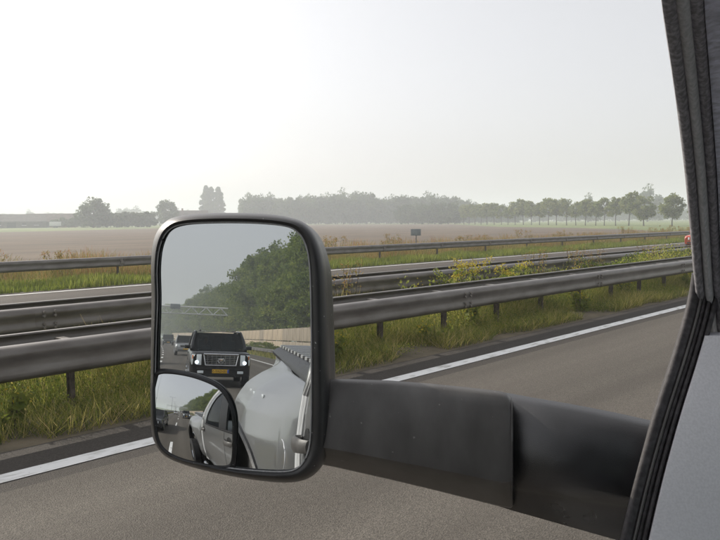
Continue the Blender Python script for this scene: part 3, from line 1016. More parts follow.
def car(name, label, cat, loc, rz, paint, L=4.4, W=1.76, HR=1.45, belt=.92, hood=.80, nose=.72, y_ws=(.75, .05), y_rw=(-1.75, -1.25), zb=.26, r=.31,
        axle=(1.35, -1.3), rtop=.62, van=False, group=None, lamp=(.6, .8, .56, .70), detail=0, glass='dark_glass'):
    """generic vehicle facing +y: loft body, cabin panels, separate windows, lamps, wheels"""
    t = thing(name, label, cat, loc, rz, group)
    hw = W / 2
    f, b = L / 2, -L / 2
    rear_top = belt if not van else belt

    def ztop(y):
        if y > y_ws[0]:
            u = (y - y_ws[0]) / (f - y_ws[0])
            return belt + (hood - belt) * u ** .8 - (hood - nose) * max(0, (u - .86) / .14) ** 2
        return rear_top

    ys = sorted(set(list(np.linspace(b, f, 44)) + [f - .02, f - .06, b + .02, b + .06]))
    rows = []
    for y in ys:
        e = min(f - y, y - b)
        k = 1 - .10 * max(0, 1 - e / .25) ** 2
        lo = zb + .06 * max(0, 1 - e / .3)
        for ya in axle:
            if abs(y - ya) < r * 1.16:
                lo = max(lo, r + sqrt((r * 1.16) ** 2 - (y - ya) ** 2))
        z1 = ztop(y)
        lo = min(lo, z1 - .2)
        h = hw * k
        sec = [(h * .5, lo), (h * .93, lo + .01), (h * .985, lo + .07), (h, (lo + z1) / 2), (h * .985, z1 - .10), (h * .93, z1 - .025), (h * .80, z1), (h * .4, z1 + .015)]
        rows.append([(x, y, z) for x, z in sec] + [(-x, y, z) for x, z in sec[::-1]])
    MB().loft(rows).build('body', paint, t, auto=35)
    hb, ht = hw * .92, hw * rtop / .62 * .74
    A = [(hb, y_ws[0], belt - .03), (-hb, y_ws[0], belt - .03), (-ht, y_ws[1], HR - .05), (ht, y_ws[1], HR - .05)]
    B = [(hb, y_rw[0], belt - .03), (-hb, y_rw[0], belt - .03), (-ht, y_rw[1], HR - .06), (ht, y_rw[1], HR - .06)]
    # roof, slightly domed
    rr = []
    for i in range(9):
        u = i / 8
        y = y_ws[1] + (y_rw[1] - y_ws[1]) * u
        dz = .04 * sin(pi * (.15 + .7 * u))
        rr.append([(ht * a, y + .03 * (1 - abs(a)) * (1 if u < .1 else 0), HR - .055 + dz + .025 * (1 - a * a)) for a in np.linspace(-1, 1, 7)])
    MB().grid(rr).build('roof', paint, t)
    # pillars
    for sx in (-1, 1):
        for q in ((A[0], A[3]), (B[0], B[3])):
            a = V(sx * q[0][0], q[0][1], q[0][2])
            c = V(sx * q[1][0], q[1][1], q[1][2])
            MB().tube([a, a.lerp(c, .5) + V(sx * .018, 0, .02), c], [.07, .06, .045], 8).build('pillar', paint, t)
        MB().tube([(sx * ht, y_ws[1], HR - .05), (sx * (ht + .005), (y_ws[1] + y_rw[1]) / 2, HR - .015), (sx * ht, y_rw[1], HR - .06)], .04, 6).build('roof_rail', paint, t)
        # side windows with body coloured posts between
        n = 3 if L > 4.6 else 2
        for k in range(n):
            u0, u1 = (k + .06) / n, (k + .94) / n
            lerp = lambda a, b_, u: V(*a).lerp(V(*b_), u)
            bl, br = lerp((sx * hb, y_ws[0] - .06, belt), (sx * hb, y_rw[0] + .05, belt), u0), lerp((sx * hb, y_ws[0] - .06, belt), (sx * hb, y_rw[0] + .05, belt), u1)
            tl, tr_ = lerp((sx * ht, y_ws[1], HR - .08), (sx * ht, y_rw[1], HR - .08), u0), lerp((sx * ht, y_ws[1], HR - .08), (sx * ht, y_rw[1], HR - .08), u1)
            MB().prism([bl, br, tr_, tl], (sx * .012, 0, 0)).build('side_window', M['dark_glass'], t, smooth=False)
            if k:
                a, c = (bl + lerp((sx * hb, y_ws[0] - .06, belt), (sx * hb, y_rw[0] + .05, belt), (k - .06) / n)) / 2, (tl + lerp((sx * ht, y_ws[1], HR - .08), (sx * ht, y_rw[1], HR - .08), (k - .06) / n)) / 2
                MB().tube([a, c], .035, 5).build('pillar', paint, t)
        # lamps
        x0, x1, z0, z1 = [v * (hw if i < 2 else 1) for i, v in enumerate(lamp)]
        yl = f - .035
        MB().prism([(sx * x0, yl, z0), (sx * x1, yl - .05, z0 + .01), (sx * x1, yl - .05, z1), (sx * x0, yl, z1)], (0, .06, 0)).build('headlight', M['lamp_glass'], t, bevel=.012)
        MB().box((sx * hw * .82, b - .0, belt - .12), (hw * .22, .06, .16)).build('tail_light', M['red_lens'], t, bevel=.015)
        MB().box((sx * (hw + .07), y_ws[0] - .22, belt + .07), (.19, .1, .13)).build('side_mirror', paint, t, bevel=.03)
        MB().box((sx * (hw - .0), (y_ws[0] + y_rw[0]) / 2 - .05, belt - .16), (.03, .16, .03)).build('door_handle', M['black'], t, bevel=.006)
    m_ = .05
    ws = [V(*p) for p in A]
    c = sum(ws, V(0, 0, 0)) / 4
    MB().prism([p + (c - p) * (m_ if p.z < belt else m_ * 2.2) for p in ws], (0, .008, .008)).build('windshield', M[glass], t, smooth=False)
    rw = [V(*p) for p in B]
    c = sum(rw, V(0, 0, 0)) / 4
    MB().prism([p + (c - p) * m_ for p in rw], (0, -.008, .008)).build('rear_window', M['dark_glass'], t, smooth=False)
    wheel_set(t, W, axle, r)
    if not detail:
        MB().box((0, f - .03, nose - .14), (hw * 1.0, .08, .13)).build('grille', M['black'], t, bevel=.01)
        MB().box((0, f - .02, zb + .14), (hw * 1.5, .06, .09)).build('air_intake', M['black'], t, bevel=.01)
        MB().box((0, f + .01, zb + .24), (.52, .02, .11)).build('number_plate', M['plate'], t, smooth=False)
    return t


# black SUV straight behind the truck
ESC = (0.79, -23.5 - 2.57, 0)
t = car('suv', 'large black SUV with wide chrome grille following the truck', 'SUV', ESC, 0, M['black_paint'], L=5.14, W=2.0, HR=1.89, belt=1.24, hood=1.17, nose=1.10,
        y_ws=(1.12, .42), y_rw=(-2.5, -2.3), zb=.34, r=.40, axle=(1.65, -1.4), rtop=.66, lamp=(.63, .95, .74, 1.09), detail=1, glass='suv_glass')
F = 2.57
g = MB()
fr = [(-.57, 1.10), (.57, 1.10), (.50, .74), (-.50, .74)]
for a, b_ in zip(fr, fr[1:] + fr[:1]):
    g.tube([(a[0], F + .015, a[1]), (b_[0], F + .015, b_[1])], .018 if a[1] != 1.10 or b_[1] != 1.10 else .034, 6)
gr = g.build('grille', M['chrome'], t)
MB().prism([(x * .98, F - .03, z) for x, z in fr], (0, .025, 0)).build('mesh_backing', M['black'], gr, smooth=False)
for k in range(5):
    z = .80 + k * .058
    hwd = .50 + (z - .74) / .36 * .07
    MB().box((0, F + .006, z), (hwd * 2, .02, .012)).build('bar', M['chrome'], gr, smooth=False)
for k in range(-3, 4):
    MB().box((k * .145, F + .004, .915), (.009, .02, .33)).build('bar', M['chrome'], gr, smooth=False)
em = MB()
for s_ in (-1, 1):
    em.tube([(s_ * .10 * cos(a) * 1.0, F + .035, .90 + .085 * sin(a)) for a in np.linspace(-1.25, 1.0, 9)], .013, 5)
emb = em.build('emblem', M['chrome'], t)
MB().prism([(-.062, F + .03, .955), (.062, F + .03, .955), (.05, F + .03, .88), (0, F + .03, .84), (-.05, F + .03, .88)], (0, .014, 0)).build('shield', M['chrome'], emb, bevel=.004)
for k, (xx, mt) in enumerate(((-.026, 'red_lens'), (.026, 'plate'))):
    MB().box((xx, F + .047, .925), (.03, .004, .03)).build('crest_field', M[mt], emb, smooth=False)
for sx in (-1, 1):
    MB().box((sx * .89, F - .045, 1.0), (.09, .06, .13)).build('turn_signal', M['amber'], t, bevel=.012)
    MB().prism([(sx * .55, F + .0, .47), (sx * .88, F - .05, .47), (sx * .88, F - .05, .56), (sx * .55, F, .56)], (0, .03, 0)).build('fog_light', M['lamp_glass'], t, bevel=.012)
    MB().box((sx * .62, -.9, 1.90), (.04, 2.2, .03)).build('roof_rack', M['black'], t, bevel=.01)
for sx in (-1, 1):
    MB().lathe([(0, .012), (.05, .010), (.062, 0), (.062, -.02)], (sx * .78, F + .03, .83), 'Y', 16).build('low_beam', M['beam'], t)
MB().box((0, F - .01, .63), (1.55, .07, .035)).build('bumper_trim', M['black'], t, bevel=.01)
MB().prism([(-.5, F - .0, .38), (.5, F - .0, .38), (.46, F, .47), (-.46, F, .47)], (0, .02, 0)).build('air_intake', M['black'], t, smooth=False)
npl = MB().box((0, F + .03, .545), (.54, .02, .125)).build('number_plate', M['plate'], t, bevel=.004)
MB().box((.245, F + .042, .545), (.05, .006, .115)).build('blue_band', M['blue'], npl, smooth=False)


def lettering(name, text, size, material, parent, loc, rot):
    cu = bpy.data.curves.new(name, 'FONT')
    cu.body = text
    cu.size = size
    cu.align_x = 'CENTER'
    cu.align_y = 'CENTER'
    cu.extrude = .002
    o = bpy.data.objects.new('tmp_text', cu)
    col.objects.link(o)
    bpy.context.view_layer.update()
    me = bpy.data.meshes.new_from_object(o.evaluated_get(bpy.context.evaluated_depsgraph_get()))
    bpy.data.objects.remove(o)
    me.materials.clear()
    me.materials.append(material)
    p = link(name, me, parent, loc)
    p.rotation_euler = rot
    return p


lettering('lettering', '10-GXF-5', .115, M['black'], npl, (-.03, F + .043, .545), (pi / 2, 0, pi))
for sx in (-1, 1):
    MB().box((sx * .42, -.35, 1.30), (.5, .14, .5)).build('seat', M['sign_back'], t, bevel=.05)
    MB().box((sx * .42, -.38, 1.62), (.26, .1, .17)).build('headrest', M['sign_back'], t, bevel=.04)
MB().tube([(-.42 + .19 * cos(a), .72 - .06 * sin(a), 1.24 + .17 * sin(a)) for a in np.linspace(0, 2 * pi, 17)], .018, 6).build('steering_wheel', M['black'], t)
MB().box((0, .15, 1.70), (.24, .03, .07)).build('inside_mirror', M['black'], t, bevel=.01)
# driver of the SUV behind the windshield
def bust(name, label, x, y, z, cat='person'):
    t = thing(name, label, cat, (x, y, z))
    rows = []
    for (zz, a, b_) in [(0, .17, .12), (.12, .19, .13), (.28, .22, .13), (.40, .21, .12), (.47, .14, .10), (.50, .065, .065), (.55, .058, .06)]:
        rows.append([(a * cos(k * pi / 8), b_ * sin(k * pi / 8), zz) for k in range(16)])
    MB().loft(rows).build('torso', M['cloth'], t, auto=80)
    rows = []
    for i in range(11):
        a = pi * i / 10
        rows.append([((.001 + .078 * sin(a)) * cos(k * pi / 8), (.001 + .098 * sin(a)) * sin(k * pi / 8) + .012 * (1 if sin(k * pi / 8) > .9 and 4 < i < 8 else 0), .67 - .125 * cos(a)) for k in range(16)])
    hd = MB().loft(rows).build('head', M['skin'], t, auto=80)
    MB().lathe([(0.0, .125), (.05, .118), (.085, .06), (.09, .0), (.082, -.02)], (0, -.012, .68), 'Z', 16).build('hair', M['black'], hd)
    for s_ in (-1, 1):
        MB().tube([(s_ * .2, 0, .38), (s_ * .25, .12, .16), (s_ * .2, .36, .2)], [.06, .05, .035], 8).build('arm', M['cloth'], t)
        MB().tube([(s_ * .2, .36, .2), (s_ * .18, .44, .23)], [.035, .03], 8).build('hand', M['skin'], t)
    return t


bust('person', 'person in grey shirt sitting at the wheel of the black SUV', ESC[0] - .42, ESC[1] + .15, .86)

# other traffic behind
def lane_angle(y):
    return atan2(-(bend(y + 2) - bend(y - 2)), 4)


y = -66.5
car('pickup', 'silver white pickup following behind the black SUV', 'pickup', (.50 + bend(y), y, 0), lane_angle(y), M['silver'], L=5.0, W=1.86, HR=1.80, belt=1.12, hood=1.02, nose=.94,
    y_ws=(.9, .3), y_rw=(-1.0, -.8), zb=.34, r=.37, axle=(1.6, -1.5), lamp=(.58, .92, .74, .92))
y = -137.0
car('van', 'dark green van farther back in the same lane', 'van', (-.05 + bend(y), y, 0), lane_angle(y), M['dark_paint'], L=4.9, W=1.9, HR=1.95, belt=1.12, hood=1.0, nose=.9,
    y_ws=(1.3, .6), y_rw=(-2.3, -2.2), zb=.3, r=.33, axle=(1.5, -1.5), rtop=.72, van=True)
y = -8.6
car('car', 'dark grey car driving in the lane next to the truck', 'car', (-3.25, y, 0), 0, M['grey_paint'], L=4.5, W=1.78, HR=1.46)
y = -44
car('car', 'white hatchback behind the dark grey car in the next lane', 'car', (-3.3 + bend(y), y, 0), 0, M['white_paint'], L=4.0, W=1.7, HR=1.46, y_rw=(-1.85, -1.6))
y = -190
car('car', 'distant black car far back beside the median lamp posts', 'car', (-3.3 + bend(y), y, 0), lane_angle(y), M['black_paint'])
car('car', 'red hatchback on the opposite carriageway beside the window pillar', 'car', (-14.2, 45.0, 0), pi, M['red_paint'], L=4.0, W=1.7, HR=1.46, y_rw=(-1.85, -1.6))

# ------------------------------------------------------------------ own pickup truck
TB = V(0.70, -1.3, 0)
T = thing('pickup_truck', 'silver dual rear wheel pickup the picture is taken from, with black towing mirror', 'pickup', TB)


def tb(mb, name, material, parent=None, **k):
    return mb.build(name, material, parent or T, off=TB, **k)


ZX = [(.45, -.17), (.55, -.24), (.68, -.285), (.85, -.305), (1.05, -.315), (1.22, -.318), (1.34, -.31), (1.40, -.305), (1.60, -.285), (1.78, -.262), (1.92, -.24), (2.05, -.215), (2.10, -.17), (2.13, -.06)]


def interp(tab, z):
    if z <= tab[0][0]:
        return tab[0][1]
    for (a, b_), (c, d) in zip(tab, tab[1:]):
        if z <= c:
            return b_ + (d - b_) * (z - a) / (c - a)
    return tab[-1][1]


def Xs(y, z):
    return interp(ZX, z)


BX = [(.45, -.17), (.55, -.24), (.68, -.285), (.85, -.305), (1.05, -.315), (1.2, -.31), (1.34, -.29), (1.44, -.265), (1.50, -.235)]
sm = lambda u: max(0, min(1, u)) ** 2 * (3 - 2 * max(0, min(1, u)))


def Xb(y, z, flare=1.0):
    x = interp(BX, z)
    taper = .13 * max(0, min(1, (-y - 1.5) / 2.2)) * sm((z - .9) / .6)
    g_ = flare * sm((-1.46 - y) / .85) * sm((y + 3.45) / .5) * interp([(1.2, 1.0), (1.31, .95), (1.40, .80), (1.46, .5), (1.50, .22), (1.54, .05), (1.56, 0)], z)
    return x + taper * (1 - .6 * g_) - .175 * g_


def side_patch(fx, y0, y1, zl, zh, ny=12, nz=12, th=.025):
    rows, inn = [], []
    for i in range(ny + 1):
        y = y0 + (y1 - y0) * i / ny
        a, b_ = zl(y) if callable(zl) else zl, zh(y) if callable(zh) else zh
        r_ = [(fx(y, a + (b_ - a) * j / nz), y, a + (b_ - a) * j / nz) for j in range(nz + 1)]
        rows.append(r_ + [(x + th, y_, z) for x, y_, z in r_[::-1]])
    return MB().loft(rows)


# doors, with the openings above them
fd = tb(side_patch(Xs, -.335, 1.02, .52, 1.37, 24, 16), 'front_door', M['silver'], auto=50)
rd = tb(side_patch(Xs, -1.335, -.345, .52, 1.37, 24, 16), 'rear_door', M['silver'], auto=50)
tb(side_patch(Xs, -1.47, -1.345, .50, 1.37, 5, 16), 'cab_corner', M['silver'], auto=50)
arc = [(-1.47, 1.37), (-1.45, 1.46), (-1.38, 1.56), (-1.25, 1.67), (-1.08, 1.78), (-.90, 1.87), (-.72, 1.93), (-.5, 1.96)]   # rear edge of the cab
wre = [(-1.12, 1.40), (-1.11, 1.48), (-1.06, 1.56), (-.98, 1.64), (-.88, 1.72), (-.74, 1.80), (-.60, 1.845), (-.5, 1.85)]   # rear edge of the rear window


def curve_strip(ca, cb, n=24, th=.025, fx=Xs):
    """panel between two edge curves (y, z) on the cab side"""
    def samp(c, u):
        k = u * (len(c) - 1)
        i = min(int(k), len(c) - 2)
        f_ = k - i
        return c[i][0] + (c[i + 1][0] - c[i][0]) * f_, c[i][1] + (c[i + 1][1] - c[i][1]) * f_
    rows = []
    for i in range(n + 1):
        a, b_ = samp(ca, i / n), samp(cb, i / n)
        pts = []
        for j in range(7):
            y = a[0] + (b_[0] - a[0]) * j / 6
            z = a[1] + (b_[1] - a[1]) * j / 6
            pts.append((fx(y, z), y, z))
        rows.append(pts + [(x + th, y, z) for x, y, z in pts[::-1]])
    return MB().loft(rows)


tb(curve_strip([(-1.47, 1.37)] + arc, [(-1.12, 1.37)] + wre), 'cab_quarter', M['silver'], auto=50)
tb(curve_strip([(-.5, 1.96), (-.30, 2.09), (.0, 2.10), (.40, 2.10)], [(-.5, 1.85), (-.30, 1.97), (0, 2.05), (.40, 2.06)]), 'door_header', M['silver'], auto=50)
tb(curve_strip([(-.5, 1.37), (-.5, 1.85)], [(-.30, 1.37), (-.30, 1.98)]), 'door_pillar', M['blk'], auto=50)
tb(curve_strip([(-1.12, 1.39), (-1.11, 1.48), (-1.06, 1.56), (-.98, 1.64), (-.88, 1.72), (-.74, 1.80), (-.60, 1.845), (-.5, 1.85)],
               [(-.5, 1.39), (-.5, 1.48), (-.5, 1.56), (-.5, 1.64), (-.5, 1.72), (-.5, 1.8), (-.5, 1.845), (-.5, 1.851)], fx=lambda y, z: Xs(y, z) + .014, th=.006),
   'window', M['dark_glass'], rd, auto=50)
for o_, r_, nm, mt in ((0.0, .009, 'door_edge_highlight', 'white_wall'), (.05, .006, 'door_edge_highlight', 'white_wall')):  # highlights on the door edge, modelled as white tubes
    pts = [(Xs(0, z) - .004, y + o_, z) for y, z in [(-1.40, .56), (-1.405, .8), (-1.41, 1.05), (-1.415, 1.25)]]
    pts += [(Xs(0, z) - .004, y + .055 + o_, z - .02) for y, z in arc[0:]]
    tb(MB().tube(pts, r_, 6), nm, M[mt])
tb(MB().tube([(Xs(0, 1.385) - .006, y, 1.385) for y in (-1.12, -.8, -.5, 0, .5, .74)], .012, 6), 'belt_trim', M['rubber'])
# door handles: dark oval pull over a recess
for par, y in ((rd, -1.25), (fd, -.22)):
    hx = Xs(0, 1.27)
    rows = []
    for i in range(9):
        u = i / 8
        yy = y - .085 + .17 * u
        r_ = .024 + .006 * sin(pi * u)
        rows.append([(hx - .038 * sin(pi * u) ** .5 - .012 * cos(a) - .008, yy, 1.27 + r_ * sin(a)) for a in np.linspace(0, 2 * pi, 10, endpoint=False)])
    tb(MB().loft(rows), 'handle', M['blk_dirty'], par)
    tb(MB().lathe([(0, -.003), (.05, -.003), (.058, 0), (.058, .002)], (hx, y, 1.27), 'X', 18), 'handle_recess', M['black'], par)
# bed side with wheel arch and wide fender
WY, WZ, AR = -2.34, .62, .60


def arch(y):
    d = AR ** 2 - (y - WY) ** 2
    return max(.52, WZ + sqrt(d)) if d > 0 else .52


bs = tb(side_patch(Xb, -3.72, -1.50, arch, lambda y: 1.46 + .045 * (-y - 1.5), 130, 44), 'bed_side', M['silver'], auto=60)
tb(MB().tube([(Xb(y, arch(y)) - .004, y, arch(y)) for y in [WY - AR * cos(a) for a in np.linspace(.05, pi - .05, 24)]], .014, 6), 'arch_trim', M['blk'], bs)
for k in range(3):
    tb(MB().box((Xb(-2.10 - k * .2, 1.38) + .0025, -2.10 - k * .2, 1.38), (.010, .07, .016)), 'marker_light', M['lamp_glass'], bs, bevel=.008)
# fuel filler flap
FL = [(-1.72 + .07 * cos(a), 1.14 + .085 * sin(a)) for a in np.linspace(-1.2, 1.5, 17)]
ff = tb(MB().tube([(Xb(y, z) - .001, y, z) for y, z in FL], .0025, 5, caps=False), 'fuel_flap', M['white_paint'], bs)
# rail cap and roll cover
rows = []
for i in range(25):
    y = -3.73 + 2.24 * i / 24
    x = Xb(y, 1.5, 0.0)
    u_ = (-y - 1.5) / 2.2
    zt_, zl_ = 1.535 + .065 * u_, 1.44 + .11 * u_
    rows.append([(x - .018, y, zl_), (x - .024, y, zl_ + .02), (x - .018, y, (zl_ + zt_) / 2), (x + .004, y, zt_ - .008), (x + .03, y, zt_), (x + .10, y, zt_ + .002), (x + .10, y, zl_)])
tb(MB().loft(rows), 'bed_rail_cap', M['blk'])
cov = tb(MB().prism([(-.18, -1.53, 1.52), (1.58, -1.53, 1.52), (1.50, -3.70, 1.585), (-.06, -3.70, 1.585)], (0, 0, .015)), 'bed_cover', M['black'], smooth=False)
for k in range(23):
    y = -1.60 - k * .092
    u_ = (-y - 1.5) / 2.2
    xl, z_ = -.205 + .125 * u_, 1.536 + .065 * u_
    tb(MB().prism([(xl, y - .044, z_), (xl, y + .044, z_), (xl, y + .040, z_ + .018 - .002 * (k % 2)), (xl, y - .040, z_ + .019 - .002 * (k % 2))], (2 * (.70 - xl), 0, 0)), 'slat', M['rubber' if k % 2 else 'white_paint'], cov, smooth=False)
tb(MB().box((1.665, -2.61, 1.0), (.06, 2.2, 1.1)), 'bed_side', M['silver'], bevel=.03)
tb(MB().box((.70, -3.69, 1.0), (1.56, .05, .95)), 'tailgate', M['silver'], bevel=.02)
tb(MB().box((.70, -1.55, 1.0), (1.9, .04, 1.0)), 'bed_front', M['silver'], bevel=.02)
tb(MB().box((.70, -2.6, .75), (1.8, 2.1, .06)), 'bed_floor', M['black'], smooth=False)
tb(MB().box((.70, -3.82, .62), (1.9, .18, .2)), 'rear_bumper', M['chrome'], bevel=.04)
for sx in (-1, 1):
    for dx in (.0, .27):
        wx = .70 + sx * (1.10 - dx) if sx < 0 else .70 + (1.10 - dx)
        wl = tb(MB().lathe([(.24, -.11), (.36, -.115), (.40, -.08), (.40, .08), (.36, .115), (.24, .11)], (wx, WY, .40), 'X', 32), 'rear_wheel', M['rubber'])
        s0 = sx
        tb(MB().lathe([(0, s0 * .02), (.07, s0 * .03), (.09, s0 * -.02), (.2, s0 * -.05), (.235, s0 * .09), (.25, s0 * .10), (.25, s0 * -.1), (0, s0 * -.1)], (wx, WY, .40), 'X', 32), 'rim', M['chrome'], wl)
        if dx == 0:
            for k in range(8):
                a = k * pi / 4
                tb(MB().lathe([(0, s0 * .03), (.014, s0 * .02), (.014, s0 * -.02)], (wx - s0 * .03, WY + .13 * cos(a), .40 + .13 * sin(a)), 'X', 8), 'wheel_nut', M['chrome'], wl)
    fw_ = tb(MB().lathe([(.24, -.11), (.36, -.115), (.40, -.08), (.40, .08), (.36, .115), (.24, .11)], (.70 + sx * .83, 1.85, .40), 'X', 32), 'front_wheel', M['rubber'])
    tb(MB().lathe([(0, sx * .06), (.1, sx * .06), (.2, sx * -.0), (.235, sx * .09), (.25, sx * .10), (.25, sx * -.1), (0, sx * -.1)], (.70 + sx * .83, 1.85, .40), 'X', 32), 'rim', M['chrome'], fw_)
tb(MB().tube([(-.33, .75, .47), (-.33, -1.4, .47)], .045, 10), 'side_step', M['chrome'])
tb(MB().box((.70, -.4, .5), (1.72, 4.6, .12)), 'chassis', M['black'], smooth=False)
# cab shell: roof, rear wall, far side, windshield, bonnet, dash
rows = []
for i in range(17):
    y = .46 - 1.30 * i / 16
    rows.append([(.70 + .86 * a, y, 2.095 + .045 * (1 - a * a) - .17 * sm((-y - .1) / .75)) for a in np.linspace(-1, 1, 13)])
top = [list(r_) for r_ in rows]
ring = [r_ + [(x, y, z - .04) for x, y, z in r_[::-1]] for r_ in top]
tb(MB().loft(ring), 'roof', M['silver'])
rwl = tb(MB().box((.70, -1.44, .98), (1.92, .05, .86)), 'cab_rear_wall', M['silver'], bevel=.02)
tb(MB().prism([(-.22, -1.43, 1.42), (1.62, -1.43, 1.42), (1.5, -.86, 1.90), (-.10, -.86, 1.90)], (0, -.01, .006)), 'rear_window', M['dark_glass'], smooth=False)
fdr = tb(MB().box((1.69, -.2, .95), (.06, 2.45, .84)), 'far_side_doors', M['silver'], bevel=.02)
tb(MB().prism([(1.68, .9, 1.39), (1.68, -1.3, 1.39), (1.58, -.8, 1.92), (1.58, .45, 2.06)], (-.006, 0, 0)), 'window', M['glass'], fdr, smooth=False)
tb(MB().prism([(-.16, 1.18, 1.40), (1.56, 1.18, 1.40), (1.44, .46, 2.09), (-.04, .46, 2.09)], (0, .006, .006)), 'windshield', M['glass'], smooth=False)
rows = []
for i in range(15):
    u = i / 14
    y = 1.04 + 1.52 * u
    h_ = 1.36 - .10 * u ** 2
    hw_ = .98 - .06 * u ** 3
    lo = .55
    d = .48 ** 2 - (y - 1.85) ** 2
    if d > 0:
        lo = .42 + sqrt(d)
    sec = [(hw_ * .93, lo), (hw_, min(lo + .1, 1.0)), (hw_, 1.05), (hw_ * .93, h_ - .13), (hw_ * .75, h_ - .02), (hw_ * .3, h_)]
    rows.append([(.70 + x, y, z) for x, z in sec] + [(.70 - x, y, z) for x, z in sec[::-1]])
tb(MB().loft(rows), 'bonnet', M['silver'], auto=50)
tb(MB().box((.70, 2.58, .95), (1.1, .05, .5)), 'grille', M['chrome'], bevel=.02)
for sx in (-1, 1):
    tb(MB().box((.70 + sx * .76, 2.56, 1.0), (.28, .06, .3)), 'headlight', M['lamp_glass'], bevel=.03)
tb(MB().box((.70, 2.64, .62), (1.9, .16, .22)), 'front_bumper', M['chrome'], bevel=.05)
tb(MB().prism([(-.24, 1.10, 1.34), (1.64, 1.10, 1.34), (1.64, .72, 1.30), (-.24, .72, 1.30)], (0, 0, -.35)), 'dashboard', M['silver_trim'], bevel=.03)
tb(MB().box((.70, 0, .62), (1.8, 2.6, .04)), 'cab_floor', M['pillar'], smooth=False)


# A-pillar, door seals and inner corner trim around the open window
WV = V(cos(YAW), sin(YAW), 0)          # along the pillar face, towards the front of the cab
EV = V(-sin(YAW), cos(YAW), 0)         # outwards through the window


def spline(pts, n):
    pts = [V(*p) for p in pts]
    q = [pts[0] * 2 - pts[1]] + pts + [pts[-1] * 2 - pts[-2]]
    outp = []
    for i in range(n):
        u = i / (n - 1) * (len(pts) - 1)
        k = min(int(u), len(pts) - 2)
        f_ = u - k
        a, b_, c, d = q[k], q[k + 1], q[k + 2], q[k + 3]
        outp.append(.5 * ((2 * b_) + (c - a) * f_ + (2 * a - 5 * b_ + 4 * c - d) * f_ ** 2 + (3 * b_ - a - 3 * c + d) * f_ ** 3))
    return outp


def onX(px, py, X):
    d = (FW + CR * ((px - 360) / FPX) + CU * ((270 - py) / FPX))
    return V(0, 0, H) + d * (X / d.x)


def ribbon(path, prof):
    """sweep a closed profile [(along WV, along EV)] along the path"""
    return MB().loft([[p + WV * (a + .43 * b_) + EV * b_ for a, b_ in prof] for p in path])


pil = spline([onX(650, -110, -.19), onX(655, -60, -.20), onX(662, 0, -.22), onX(669.5, 50, -.235), onX(676.5, 100, -.25), onX(685, 170, -.268), onX(690.5, 230, -.285),
              onX(695, 285, -.298), onX(699, 320, -.305), onX(704, 360, -.31)], 40)
px_ = .00105
def bumpy(x0, x1, hgt, back=.02, n=7):
    pts = [(x0 + (x1 - x0) * i / (n - 1), back - hgt * sin(pi * i / (n - 1)) ** .7 - .0) for i in range(n)]
    return pts + [(x1, back + .03), (x0, back + .03)]
tb(ribbon(pil, bumpy(0, 11 * px_, .006)), 'window_seal', M['seal'])
tb(ribbon(pil, bumpy(10 * px_, 21 * px_, .010)), 'window_seal', M['seal_mid'])
tb(ribbon(pil, bumpy(20 * px_, 32 * px_, .007)), 'window_seal', M['seal'])
ap = tb(ribbon(pil, [(31 * px_, .012), (36 * px_, .002), (60 * px_, -.012), (100 * px_, -.02), (170 * px_, -.005), (175 * px_, .04), (32 * px_, .05)]), 'a_pillar', M['pillar'])
# lower seals: from the pillar knee down and rearwards to the sill
low = spline([onX(702, 275, -.302), onX(698, 300, -.303), onX(691, 328, -.304), onX(680, 365, -.306), onX(663, 418, -.308), onX(646, 478, -.31), onX(631, 540, -.312), onX(618, 600, -.312), onX(604, 670, -.312)], 40)
def lowrib(x0, x1, hgt, back, name, mt, n=7):
    tb(ribbon(low, [(a * 1, b_ - 0) for a, b_ in bumpy(x0 * px_, x1 * px_, hgt, back, n)]), name, M[mt])
lowrib(-11, 2, .004, .008, 'glass_channel', 'seal_dark')
lowrib(1, 6, .004, .009, 'window_seal', 'blk_dirty')
lowrib(5, 11, .004, .010, 'window_seal', 'seal_dark')
lowrib(10.5, 17, .005, .010, 'window_seal', 'seal_dark')
lowrib(16.5, 24, .005, .010, 'window_seal', 'seal_dark')
# grey inner corner trim
o0 = low
edge = [p + WV * (22.5 * px_ - .0017) + EV * .003 for p in low[11:]]
rows = []
for i, p in enumerate(edge):
    u = i / (len(edge) - 1)
    rise = [(0, .0), (.003, -.0006), (.02, -.002), (.06, -.004), (.11, -.004), (.19, .0)]
    r_ = [p + WV * (a * 1.0) + EV * b_ for a, b_ in rise]
    rows.append(r_ + [q_ + EV * .03 for q_ in r_[::-1]])
tb(MB().loft(rows), 'corner_trim', M['silver_trim'])

# ------------------------------------------------------------------ towing mirror
MC = V(-0.74127298, 0.56944449, 1.6453165)
MN = V(0.47513155, -0.87583985, 0.08458467).normalized()


def on_plane(px, py, off=0.0):
    d = FW + CR * ((px - 360) / FPX) + CU * ((270 - py) / FPX)
    t_ = ((MC + MN * off - V(0, 0, H)).dot(MN)) / d.dot(MN)
    return V(0, 0, H) + d * t_


